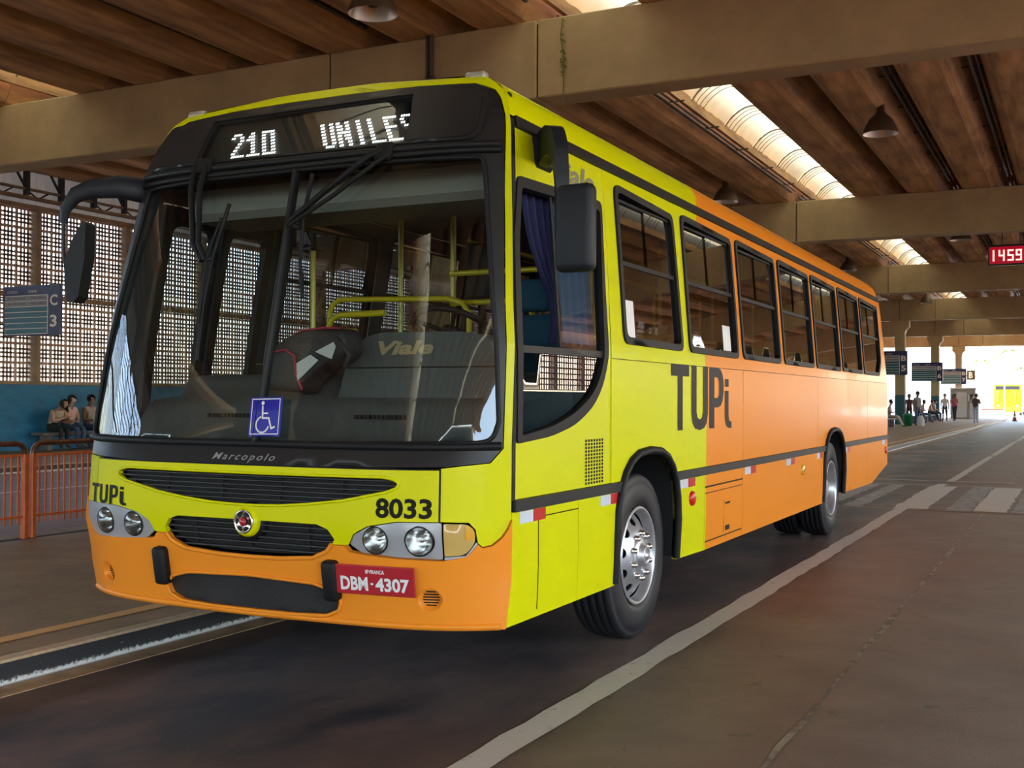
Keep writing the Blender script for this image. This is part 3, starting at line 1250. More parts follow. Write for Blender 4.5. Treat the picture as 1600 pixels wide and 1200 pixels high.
M['curtain_blue'] = pmat('blue_curtain', (0.010, 0.20, 0.40), 0.85)
M['led_white'] = emit_mat('white_led', (0.95, 1.0, 1.0), 0.6)
M['led_board'] = pmat('led_board', (0.020, 0.022, 0.020), 0.5)
M['clear'] = pmat('clear_lamp', (0.34, 0.30, 0.25), 0.15, coat=0.6)
M['mirror_blue'] = pmat('mirror_shell', (0.010, 0.012, 0.018), 0.5, spec=.3)

M['slat'] = pmat('grille_slat_plastic', (0.035, 0.036, 0.038), 0.38)
M['inner_skin'] = pmat('inner_trim', (0.022, 0.032, 0.038), 0.6)
bus = empty('city_bus', (0, 0, 0), label='lime yellow and orange city bus 8033 parked along the platform kerb', cat='bus')


def part(mb, name, mat, parent=None, label=None):
    o = mb.build(name, mat, parent or bus)
    if label:
        o['label'] = label
    return o


def mirp(pts):
    """right half outline (p,z) top to bottom -> closed symmetric outline"""
    return pts + [(-p, z) for p, z in reversed(pts)]


# ------------------------------------------------------------------ front face
GL = [(-.945, 1.255), (-.3, 1.243), (.3, 1.246), (.945, 1.262), (.962, 1.36), (.938, 1.84), (.903, 2.58), (.895, 2.638), (.49, 2.648), (0, 2.652), (-.49, 2.652), (-.895, 2.645), (-.91, 2.58), (-.94, 1.84), (-.967, 1.36)]
glass_outline = rounded(GL, [.05, 0, 0, .07, 0, 0, 0, .07, 0, 0, 0, .07, 0, 0, 0])
SUR = [(-.97, 1.185), (-.9, 1.155), (-.6, 1.142), (-.28, 1.139), (.33, 1.141), (.823, 1.150), (.943, 1.170), (.975, 1.235), (.972, 1.84), (.972, 2.46), (.978, 2.857), (.965, 3.0), (.90, 3.048),
       (.6, 3.068), (.2, 3.076), (-.2, 3.076), (-.6, 3.068), (-.90, 3.048), (-.985, 2.98), (-1.0, 2.857), (-1.0, 1.84), (-1.0, 1.235)]
SG = [(-.625, 3.0), (-.595, 2.765), (.535, 2.75), (.548, 3.008)]
part(patch(fr, SUR, [glass_outline, SG], 0.09, 0.004, 0.035), 'windshield_surround', M['surround'])
# raised destination panel with its own rounded outline
SPN = rounded([(-.955, 2.752), (.872, 2.728), (.93, 3.018), (0, 3.04), (-.965, 3.02)], [.03, .06, .05, 0, .03], 5)
part(patch(fr, SPN, [[(-.64, 3.008), (-.607, 2.757), (.547, 2.742), (.562, 3.016)]], 0.09, 0.016, 0.014), 'destination_panel', M['surround'])
inn = rounded([(-.945, 2.765), (.855, 2.745), (.905, 3.005), (0, 3.028), (-.95, 3.008)], [.03, .06, .05, 0, .03], 5)
part(patch(fr, inn, [[(-.64, 3.008), (-.607, 2.757), (.547, 2.742), (.562, 3.016)]], 0.09, 0.0195, 0.005), 'destination_panel_face', M['surround'])
mb = MB()
for z, dz, r in ((2.70, 0.0, 0.020), (2.672, 0.0, 0.016)):
    mb.tube([fo(-.955 + 1.92 * i / 30, z + (0.018 * (1 - i / 30) if z > 2.69 else 0), 0.012) for i in range(31)], r, 8)
part(mb, 'brow_moulding', M['trim'])
mb = MB()
mb.tube([fo(-.985 + 1.955 * i / 36, 1.236 + 0.012 * abs(-.985 + 1.955 * i / 36) ** 6, 0.008) for i in range(37)], 0.020, 8)
gpts = [fo(p, z, 0.006) for p, z in resample(glass_outline, 0.06)]
mb.tube(gpts + [gpts[0]], 0.012, 6)
part(mb, 'windshield_gasket', M['rubber'])
# glass halves and centre pillar
gin = [q for q in glass_outline]
lefth = [(min(p, -.012), z) for p, z in gin]
righth = [(max(p, .012), z) for p, z in gin]


def dedupe(poly):
    o = []
    for q in poly:
        if not o or math.hypot(q[0] - o[-1][0], q[1] - o[-1][1]) > 1e-4:
            o.append(q)
    if math.hypot(o[0][0] - o[-1][0], o[0][1] - o[-1][1]) < 1e-4:
        o.pop()
    return o


def half(poly, s):
    """clip polygon to s*p >= .012"""
    out = []
    n = len(poly)
    for i in range(n):
        a, b = poly[i], poly[(i + 1) % n]
        ia, ib = s * a[0] >= .012, s * b[0] >= .012
        if ia:
            out.append(a)
        if ia != ib:
            t = (s * .012 - a[0]) / (b[0] - a[0])
            out.append((s * .012, a[1] + (b[1] - a[1]) * t))
    return dedupe(out)


for s in (1, -1):
    part(patch(fr, half(glass_outline, s), (), 0.07, -0.004, 0.0), 'windshield_pane', M['windshield'])
mb = MB()
mb.tube([fo(0, 1.245 + (2.655 - 1.245) * i / 8, 0.0) for i in range(9)], 0.034, 8, flat=(1.0, 0.4))
part(mb, 'windshield_pillar', M['trim'])
mb = MB()
mb.tube([fo(0.004, 1.475 + (2.63 - 1.475) * i / 8, 0.014) for i in range(9)], 0.004, 5)
part(mb, 'pillar_bead', M['chrome'])
# yellow corners and roof lip around the surround
CR = [(1.0, 1.0)]
UO = [(.803, 1.142), (.803, .897), (.889, .893), (.908, .86), (.914, .797), (.926, .780), (.950, .788), (.975, .823), (.990, .862), (1.0, .905), (1.0, 1.3), (1.0, 1.9), (1.0, 2.5), (1.0, 2.86), (1.0, 3.0), (1.0, 3.085), (1.0, 3.128), (0, 3.129), (-1.0, 3.128),
      (-1.005, 3.0), (-.99, 2.985), (-.904, 3.052), (-.6, 3.072), (-.2, 3.080), (.2, 3.080), (.6, 3.072), (.903, 3.052), (.969, 3.002), (.982, 2.857), (.976, 2.46), (.976, 1.84), (.979, 1.235), (.946, 1.166), (.823, 1.146)]
part(patch(fr, UO, (), 0.06, 0.003, 0.02, back=1), 'corner_panel', [M['yellow'], M['inner_skin']])
UL = [(-.803, 1.142), (-.9, 1.151), (-1.0, 1.19), (-1.0, .9), (-.96, .86), (-.93, .895), (-.803, .897)]
part(patch(fr, UL, (), 0.05, 0.003, 0.02, back=1), 'corner_panel', [M['yellow'], M['inner_skin']])

# grille outlines
UG = [(.64, 1.092), (.664, 1.075), (.655, 1.05), (.615, 1.030), (.445, .984), (.30, .960), (.17, .945), (.07, .940), (0, .939)]
UGo = [(0, 1.098), (.3, 1.099), (.6, 1.101)] + UG
ug = UGo + [(-p, z) for p, z in reversed(UGo[1:-1])]
ug = rounded(ug, 0.012, 2)
LG = [(0, .862), (.33, .861), (.375, .843), (.402, .80), (.39, .775)]
LGb = [(.39, .775), (.368, .742), (.305, .708), (.15, .693), (0, .690)]
lg = LG + LGb[1:]
lg = lg + [(-p, z) for p, z in reversed(lg[1:-1])]
HD = [(.797, 1.134), (.797, .897), (.655, .896), (.545, .870), (.486, .830), (.463, .779), (.447, .776), (.394, .776), (.406, .80), (.380, .847), (.332, .866), (0, .867)]
hood = [(0, 1.133)] + HD
hood = hood + [(-p, z) for p, z in reversed(hood[1:-1])]
part(patch(fr, hood, [ug], 0.06, 0.010, 0.03), 'hood_panel', M['yellow'])
BM = [(0, .684), (.15, .688), (.308, .703), (.373, .739), (.394, .773), (.447, .773), (.466, .745), (.511, .738), (.647, .724), (.809, .718), (.880, .738), (.912, .793), (.925, .776), (.951, .784), (.977, .819), (.992, .859), (1.0, .902), (1.0, .70), (1.0, .55),
      (1.0, .398), (.82, .408), (.58, .412), (.40, .392), (.2, .384), (0, .382)]
bump = BM + [(-p, z) for p, z in reversed(BM[1:-1])]
bump = [(-1.0, z) if p < -.995 and z > .8 else (p, z) for p, z in bump]
INT = [(0, .594), (.30, .580), (.385, .552), (.418, .50), (.405, .455), (.35, .424), (.2, .414), (0, .412)]
intake = rounded(INT + [(-p, z) for p, z in reversed(INT[1:-1])], 0.01, 2)


def circ(p, z, rp, rz, n=20):
    return [(p + rp * math.cos(2 * PI * i / n), z + rz * math.sin(2 * PI * i / n)) for i in range(n)]


FOG = [(.762, .535), (-.775, .525)]
part(patch(fr, bump, [intake] + [circ(p, z, .042, .050) for p, z in FOG], 0.07, 0.018, 0.035), 'bumper', M['orange'], label='orange bumper skin')
mb = MB()
mb.tube([fo(-.985 + 1.97 * i / 40, .398 + .012 * abs(-.985 + 1.97 * i / 40), 0.012) for i in range(41)], 0.018, 6)
mb.tube([fo(p, z, 0.020) for p, z in intake] + [fo(*intake[0], 0.020)], 0.010, 6)
part(mb, 'bumper_lip', M['orange'])
part(patch(fr, ug, (), 0.08, -0.045, 0.01), 'grille_backing', M['dark'])
part(patch(fr, lg, (), 0.08, -0.045, 0.01), 'grille_backing', M['dark'])
part(patch(fr, [(p * 1.01, z) for p, z in intake], (), 0.08, -0.012, 0.01), 'intake_mesh', pmat('intake_mesh_black', (0.018, 0.018, 0.02), 0.5, var=0.5, scale=3, bump=0.6, bscale=260))


def span(poly, z):
    xs = []
    n = len(poly)
    for i in range(n):
        a, b = poly[i], poly[(i + 1) % n]
        if (a[1] > z) != (b[1] > z):
            xs.append(a[0] + (b[0] - a[0]) * (z - a[1]) / (b[1] - a[1]))
    return min(xs), max(xs)


for poly, zs, b0 in ((ug, (1.082, 1.060, 1.037, 1.014, .991, .968), -0.02), (lg, (.838, .808, .778, .748, .718), -0.02)):
    for z in zs:
        a, b = span(poly, z)
        mb = MB()
        mb.tube([fo(a + (b - a) * i / 16, z, b0) for i in range(17)], 0.0095, 6, flat=(1.6, .6))
        part(mb, 'grille_slat', M['slat'])
for poly, ps in ((ug, (-.42, -.14, .14, .42)), (lg, (-.27, 0, .27))):
    for p in ps:
        zz = [q[1] for q in poly]
        z0 = min(q[1] for q in poly if abs(q[0] - p) < .12)
        mb = MB()
        mb.tube([fo(p, max(z0 + .01, .69), -0.03), fo(p, max(zz) - .004, -0.03)], 0.008, 5)
        part(mb, 'grille_stay', M['dark'])
# raised rims round the grilles
mb = MB()
rp_ = [fo(p, z, 0.010) for p, z in resample(ug, 0.03)]
mb.tube(rp_ + [rp_[0]], 0.008, 6)
part(mb, 'grille_rim', M['yellow'])
mb = MB()
lo = [fo(p, z, 0.016) for p, z in resample([(-.395, .776), (-.372, .741), (-.307, .704), (-.15, .688), (0, .685), (.15, .688), (.307, .704), (.372, .741), (.395, .776)], 0.03)[:-26]]
mb.tube(lo, 0.012, 6)
part(mb, 'grille_rim', M['orange'])
# hood shut lines
mb = MB()
for s in (1, -1):
    mb.tube([fo(s * .80, .90 + .235 * i / 5, 0.004) for i in range(6)], 0.005, 5)
mb.tube([fo(-.8 + 1.6 * i / 20, 1.137, 0.004) for i in range(21)], 0.005, 5)
part(mb, 'hood_seal', M['rubber'])

# round emblem boss
Em = frame_at(.006, .858)
Em = Em @ T(0, 0, -.022)
mb = MB()
mb.lathe([(0.0, 0.050), (.056, 0.048), (.070, 0.040), (.078, 0.02), (.082, -0.03)], 28, Em)
boss = part(mb, 'emblem', M['yellow'])
mb = MB()
mb.lathe([(.079, .014), (.093, .008), (.096, -.02), (.096, -.05)], 28, Em)
mb.build('emblem_collar', M['rubber'], boss)
mb = MB()
mb.lathe([(.0, 0.0515), (.050, 0.0515), (.055, .056), (.059, .050)], 30, Em, 0)
for k in range(6):
    a = k * PI / 3
    d = Vector((math.cos(a), math.sin(a), 0))
    t = Vector((-math.sin(a), math.cos(a), 0))
    b_ = Vector((0, 0, .0530))
    mb.add([Em @ (d * (.0375 + .0105 * math.cos(q)) + t * (.0150 * math.sin(q) * (1 + .35 * math.cos(q))) + b_) for q in [2 * PI * i / 12 for i in range(12)]], [tuple(range(12))], 1)
mb.lathe([(0, .061), (.019, .060), (.022, .055)], 20, Em, 2)
mb.build('emblem_badge', [M['chrome'], M['dark'], M['plate_red']], boss)

# headlamps
HL = [(.468, .779), (.489, .827), (.548, .866), (.655, .891), (.807, .892), (.807, .722), (.647, .728), (.513, .742)]
LENS = [(.571, .804, .064), (.732, .806, .068)]
for s in (1, -1):
    e = empty('headlamp', (0, 0, 0))
    e.parent = bus
    out = [(s * p * (1 if s > 0 else 1.0), z) for p, z in HL]
    if s < 0:
        out = [(-.468, .779), (-.489, .827), (-.548, .866), (-.655, .889), (-.80, .893), (-.95, .893), (-.958, .71), (-.80, .717), (-.647, .724), (-.513, .738)]
        out = out[::-1]
    holes = [circ(s * p + (-.004 if s < 0 else 0), z, r / 1.29, r, 24) for p, z, r in LENS]
    patch(fr, rounded(out[::-1] if s > 0 else out, 0.008, 2), holes, 0.06, 0.002, 0.02).build('bezel', M['silver'], e)
    for p, z, r in LENS:
        Mx = frame_at(s * p + (-.004 if s < 0 else 0), z)
        # face the lamp forwards rather than along the curved skin
        loc = Mx.translation.copy()
        F0 = Matrix(((1, 0, 0), (0, 0, -1), (0, 1, 0))).to_4x4()
        Mq = F0.lerp(Mx, 0.55)
        Mq.translation = loc
        MB().lathe([(r * 1.0, 0.0), (r * .94, -.03), (r * .6, -.075), (r * .25, -.095), (0, -.098)], 28, Mq).build('bowl', M['reflector'], e)
        MB().lathe([(0, -.03), (r * .2, -.035), (r * .22, -.06), (r * .3, -.095)], 16, Mq).build('bulb_shield', M['chrome'], e)
        MB().lathe([(r * 1.0, 0.004), (r * .8, .018), (r * .45, .028), (0, .031)], 28, Mq).build('lens', M['lens'], e)
        ring = MB().lathe([(r * .985, .004), (r * 1.0, .010), (r * 1.06, .004)], 28, Mq)
        ring.build('lens_ring', M['rubber'], e)
AM = rounded([(.813, .888), (.884, .886), (.905, .858), (.905, .80), (.876, .744), (.813, .738)], [.004, .015, .02, .02, .02, .004], 3)
ind = part(patch(fr, AM[::-1], (), 0.03, 0.008, 0.02), 'turn_indicator', M['amber'])
patch(fr, rounded([(.878, .882), (.888, .879), (.901, .856), (.901, .815), (.878, .812)], .004, 2)[::-1], (), 0.03, 0.011, 0.005).build('indicator_edge', M['amber_deep'], ind)
part(patch(fr, [(.813, .735), (.813, .722), (.878, .728), (.905, .775), (.912, .80), (.907, .80), (.878, .741)], (), 0.03, 0.012, 0.02), 'indicator_bezel', M['silver'])
# fog-lamp blanks with slots
for p, z in FOG:
    Mx = frame_at(p, z)
    mb = MB()
    mb.lathe([(0, -.012), (.045, -.012), (.052, .016), (.058, .020)], 24, Mx)
    o = part(mb, 'fog_blank', M['orange'])
    mb = MB()
    for k in range(6):
        h = -.032 + .0128 * k
        w = math.sqrt(max(1e-6, .040 ** 2 - h * h))
        mb.box(-w, h - .0032, -.013, w, h + .0032, -.0095, M=Mx)
    mb.build('slots', M['dark'], o)
# black bumper guards
for s in (1, -1):
    Mx = frame_at(.388 if s > 0 else -.425, .605)
    mb = MB()
    mb.rbox(-.042, -.10, -.01, .042, .10, .065, .022, M=Mx, seg=3)
    part(mb, 'bumper_guard', M['rubber'])
# number plate
Mp = frame_at(.572, .617)
Mp = T(0, -0.03, 0) @ Mp
pw, ph = .205, .071
pl_ = part(MB().rbox(-pw, -ph, 0, pw, ph, .012, .004, M=Mp), 'number_plate', M['plate_red'])
mb = MB()
f = lambda a, b: Mp @ Vector((a, b, .014))
text_on(mb, 'DBM', f, -pw * .87, -ph * .70, -pw * .17, ph * .24, bold=.035)
text_on(mb, '4307', f, pw * .02, -ph * .70, pw * .87, ph * .24, bold=.035)
mb.box(-pw * .10, -ph * .28, .0125, -pw * .04, -ph * .14, .014, M=Mp)
text_on(mb, 'SP·FRANCA', f, -pw * .22, ph * .48, pw * .26, ph * .74, bold=.03)
mb.build('plate_lettering', M['white'], pl_)

# lettering on the front
mb = MB()
text_on(mb, 'Marcopolo', lambda a, b: fo(a, b, .006), -.176, 1.146, .124, 1.190, shear=.25, bold=.006, space=1.3)
part(mb, 'maker_lettering', M['letter_silver'])
mb = MB()
text_on(mb, '8033', lambda a, b: fo(a, b, .0125), .577, .910, .777, 1.004, bold=.03)
part(mb, 'fleet_number', M['decal_black'])

TUPI = {
    'T': [[(0, 1), (1, 1), (1, .82), (.64, .82), (.64, 0), (.36, 0), (.36, .82), (0, .82)]],
    'P': [[(0, 0), (0, 1), (.60, 1), (.80, .97), (.94, .88), (1, .74), (1, .60), (.94, .46), (.80, .37), (.60, .34), (.34, .34), (.34, 0)], [(.34, .50), (.56, .50), (.66, .54), (.68, .60), (.68, .74), (.66, .80), (.56, .84), (.34, .84)]],
    'U': [[(0, 1), (.30, 1), (.30, .28), (.36, .19), (.5, .155), (.64, .19), (.70, .28), (.70, 1), (1, 1), (1, .25), (.93, .10), (.78, .02), (.5, -.01), (.22, .02), (.07, .10), (0, .25)]],
    'i': [[(0, .62), (.55, .62), (.55, .22), (.62, .13), (.80, .10), (1, .10), (1, -.01), (.55, -.01), (.2, .03), (.04, .12), (0, .22)]],
    'd': [[(0, .82), (.55, .82), (.55, .69), (0, .69)]],
}


def tupi(mb, fn, rects, off, h):
    for ch, (a0, b0, a1, b1) in rects:
        polys = [[(a0 + q[0] * (a1 - a0), b0 + q[1] * (b1 - b0)) for q in pp] for pp in TUPI[ch]]
        patch(fn, polys[0], polys[1:], h, off, 0.0, mb=mb)


mb = MB()
tupi(mb, fr, [('T', (-.846, .897, -.778, .999)), ('U', (-.772, .897, -.715, .999)), ('P', (-.704, .897, -.652, .999)), ('i', (-.642, .897, -.603, 1.015)), ('d', (-.642, .897, -.603, 1.015))], .0125, 0.02)
part(mb, 'operator_lettering', M['decal_black'])

# ------------------------------------------------------------------ destination display
part(patch(fr, SG, (), 0.08, -0.022, 0.01), 'display_board', M['led_board'])
part(patch(fr, [(p * 1.0, z) for p, z in SG], (), 0.08, 0.001, 0.0), 'display_glass', glass_mat('display_glass', (.86, .88, .86), 0.07))
FONT = {
    '2': ['011110', '110011', '000011', '000110', '001100', '011000', '110000', '111111'],
    '1': ['001100', '011100', '111100', '001100', '001100', '001100', '001100', '111111'],
    '0': ['111111', '110011', '110011', '110011', '110011', '110011', '110011', '111111'],
    'U': ['110011', '110011', '110011', '110011', '110011', '110011', '110011', '011110'],
    'N': ['110011', '111011', '111011', '111111', '110111', '110111', '110011', '110011'],
    'I': ['001100', '001100', '001100', '001100', '001100', '001100', '001100', '001100'],
    'L': ['110000', '110000', '110000', '110000', '110000', '110000', '110000', '111111'],
    'E': ['111111', '110000', '110000', '111110', '110000', '110000', '110000', '111111'],
    'S': ['011111', '110000', '110000', '011110', '000011', '000011', '000011', '111110'],
}
mb = MB()


def led_text(s, p0, p1, z0, z1):
    cw = (p1 - p0) / len(s)
    for k, ch in enumerate(s):
        rows = FONT[ch]
        for r, row in enumerate(rows):
            for c_, on in enumerate(row):
                if on == '1':
                    p = p0 + cw * (k + .06 + .86 * (c_ + .5) / 6)
                    p -= .072 * (1 - (r + .5) / 8)
                    if p > .535:
                        continue
                    z = z1 + (z0 - z1) * (r + .5) / 8
                    a, b = .0042, .0060
                    mb.add([fo(p - a, z - b, -.012), fo(p + a, z - b, -.012), fo(p + a, z + b, -.012), fo(p - a, z + b, -.012)], [(0, 1, 2, 3)])


led_text('210', -.425, -.150, 2.776, 2.932)
led_text('UNILES', .104, .618, 2.770, 2.926)
part(mb, 'led_text', M['led_white'])

# wipers
Mw = []
mb = MB()
mb.tube([fo(-.585, 2.735, .03), fo(-.553, 2.59, .05), fo(-.47, 2.28, .055), fo(-.405, 2.185, .05)], .017, 6)
mb.tube([fo(-.515, 2.735, .03), fo(-.50, 2.59, .05), fo(-.44, 2.28, .055), fo(-.385, 2.185, .05)], .017, 6)
mb.rbox(-.03, -.05, 0, .09, .04, .04, .008, M=frame_at(-.56, 2.73))
w = part(mb, 'wiper', M['rubber'])
mb = MB()
mb.tube([fo(-.335, 2.50, .016), fo(-.37, 2.22, .022), fo(-.375, 1.95, .020), fo(-.355, 1.66, .014)], .011, 6)
mb.tube([fo(-.385, 2.185, .05), fo(-.37, 2.2, .03)], .012, 6)
mb.tube([fo(-.355, 2.42, .03), fo(-.385, 2.2, .05), fo(-.375, 1.85, .03)], .007, 6)
mb.build('wiper_blade', M['rubber'], w)
mb = MB()
mb.tube([fo(.455, 2.70, .03), fo(.40, 2.66, .05), fo(.22, 2.52, .055), fo(.03, 2.36, .05)], .017, 6)
mb.tube([fo(.50, 2.68, .03), fo(.44, 2.63, .05), fo(.25, 2.48, .055), fo(.04, 2.345, .05)], .012, 6)
mb.rbox(-.05, -.05, 0, .05, .05, .045, .01, M=frame_at(.46, 2.69))
w = part(mb, 'wiper', M['rubber'])
mb = MB()
mb.tube([fo(.10, 2.62, .016), fo(.085, 2.38, .022), fo(.10, 2.15, .02), fo(.13, 1.97, .014)], .011, 6)
mb.tube([fo(.03, 2.355, .05), fo(.085, 2.33, .03)], .012, 6)
mb.build('wiper_blade', M['rubber'], w)
# accessibility sticker on the glass
stk = part(patch(fr, rounded([(-.022, 1.268), (.128, 1.272), (.117, 1.468), (-.036, 1.463)], .006, 2), (), 0.05, 0.032, 0.002), 'access_sticker', M['sticker_blue'])
mb = MB()


def stf(a, b):
    t = b
    return fo(-.022 + a * .150 - t * .013, 1.268 + b * .197 + a * .004, .034)


def stroke(pts, w):
    for i in range(len(pts) - 1):
        a, b = Vector(pts[i]), Vector(pts[i + 1])
        d = (b - a).normalized()
        nn = Vector((-d.y, d.x)) * w
        q = [a - nn - d * w * .5, b - nn + d * w * .5, b + nn + d * w * .5, a + nn - d * w * .5]
        mb.add([stf(p.x, p.y) for p in q], [(0, 1, 2, 3)])


arc = [(.43 + .20 * math.cos(t), .30 + .20 * math.sin(t)) for t in [1.9 + (6.0 - 1.9) * i / 16 for i in range(17)]]
stroke(arc, .022)
stroke([(.40, .76), (.42, .46), (.62, .46), (.72, .20), (.82, .24)], .024)
stroke([(.41, .58), (.58, .58)], .02)
mb.add([stf(.40 + .05 * math.cos(i * PI / 6), .84 + .05 * math.sin(i * PI / 6)) for i in range(12)], [tuple(range(12))])
stroke([(.06, .06), (.94, .06), (.94, .94), (.06, .94), (.06, .06)], .012)
mb.build('access_symbol', M['white'], stk)
# roof marker lamps
for x in (.90, -.93):
    mb = MB()
    mb.rbox(-.058, -.03, -.01, .058, .03, .032, .014, M=T(x, .41, 3.092), seg=3)
    part(mb, 'marker_lamp', M['clear'])

# ------------------------------------------------------------------ side panels
Z = dict(moul0=.935, moul1=.990, skirt0=.40)


def ycut(pts):
    return pts


def corner(z):
    return yc(z)


dw = rounded([(.175, 1.262), (.56, 1.290), (.86, 1.345), (1.10, 1.44), (1.24, 1.56), (1.315, 1.72), (1.330, 2.1), (1.372, 2.585), (.300, 2.545), (.215, 2.25), (.175, 1.8)], [.02, .1, .1, .1, .08, .06, 0, .05, .03, 0, 0], 3)
cab = [(corner(.992) + .03, .992), (1.375, .992), (1.375, 1.7), (1.42, 2.2), (1.45, 2.80), (corner(2.80) + .03, 2.80)] + [(corner(z) + .03, z) for z in (2.65, 2.3, 1.94, 1.6, 1.25, 1.1)]
WIN = []
for k, (a, b) in enumerate([(1.60, 2.69), (2.85, 4.08), (4.225, 5.48), (5.63, 6.90), (7.035, 8.31), (8.45, 9.72), (9.86, 11.22)]):
    if k == 0:
        o = [(a, 1.80), (b, 1.797), (b - .03, 2.70), (a + .01, 2.735)]
    elif k < 6:
        o = [(a, 1.797), (b, 1.793), (b, 2.715), (a, 2.738)]
    else:
        o = [(a, 1.793), (b - .22, 1.793), (b, 1.98), (b, 2.705), (a, 2.735)]
    WIN.append(o)
WINR = [rounded(o, .07, 4) for o in WIN]
YR = 11.68
upper = [(1.395, 1.702), (YR, 1.702), (YR - .12, 2.80), (1.455, 2.80), (1.425, 2.2)]
AF = (2.035, .50, .60)   # wheel centre y, z and arch radius
AR = (7.98 - .0, .50, .66)
FY, RY = 1.985, 8.02
ZT = 1.135


def archpts(cy, w, zt, z0, n=12):
    """arch opening outline from the front foot over the top to the rear foot"""
    o = [(cy - w, z0)]
    for i in range(n + 1):
        t = PI - PI * i / n
        o.append((cy + w * math.copysign(abs(math.cos(t)) ** .75, math.cos(t)), .68 + (zt - .68) * abs(math.sin(t)) ** .85))
    o.append((cy + w, z0))
    return o


archF = archpts(2.01, .555, 1.155, .30)
archR = archpts(7.90, .56, 1.15, .30)


def clip_arch(z, arch):
    """y at which the arch crosses height z, front and rear"""
    n = len(arch)
    ys = []
    for i in range(n - 1):
        a, b = arch[i], arch[i + 1]
        if (a[1] > z) != (b[1] > z):
            ys.append(a[0] + (b[0] - a[0]) * (z - a[1]) / (b[1] - a[1]))
    return min(ys), max(ys)


def arch_above(z, arch):
    a, b = clip_arch(z, arch)
    return [(a, z)] + [q for q in arch if q[1] > z] + [(b, z)]


lo, hi = Z['moul1'] + .002, 1.697
w1 = [(1.378, hi), (1.378, lo)] + arch_above(lo, archF) + [(4.187, lo), (4.187, hi)]
w2 = [(4.195, hi), (4.195, lo), (7.04, lo), (7.04, hi)]
w3 = [(7.048, hi), (7.048, lo)] + arch_above(lo, archR) + [(10.048, lo), (10.048, hi)]
w4 = [(10.056, hi), (10.056, lo), (YR, lo), (YR, hi)]
s0, s1 = Z['skirt0'], Z['moul0'] - .002
fA, fB = clip_arch(s1, archF)
fA0, fB0 = clip_arch(s0, archF)
rA, rB = clip_arch(s1, archR)
rA0, rB0 = clip_arch(s0, archR)


def side_lo(arch, front):
    pts = [q for q in arch if s0 < q[1] < s1]
    mid = (min(q[0] for q in arch) + max(q[0] for q in arch)) / 2
    return [q for q in pts if (q[0] < mid) == front]


k1 = [(corner(s1) + .003, s1), (corner(.65) + .003, .65), (corner(s0) + .003, s0), (.905, s0), (.905, s1)]
k2 = [(.911, s1), (.911, s0), (fA0, s0)] + side_lo(archF, True) + [(fA, s1)]
k3 = [(fB, s1)] + side_lo(archF, False) + [(fB0, s0 + .012), (3.17, s0), (3.17, s1)]
k4 = [(3.176, s1), (3.176, s0), (4.187, s0), (4.187, s1)]
k5 = [(4.195, s1), (4.195, s0), (rA0, s0)] + side_lo(archR, True) + [(rA, s1)]
k6 = [(rB, s1)] + side_lo(archR, False) + [(rB0, .425), (10.048, .41), (10.048, s1)]
k7 = [(10.056, s1), (10.056, .41), (10.45, .41), (YR, .59), (YR, s1)]

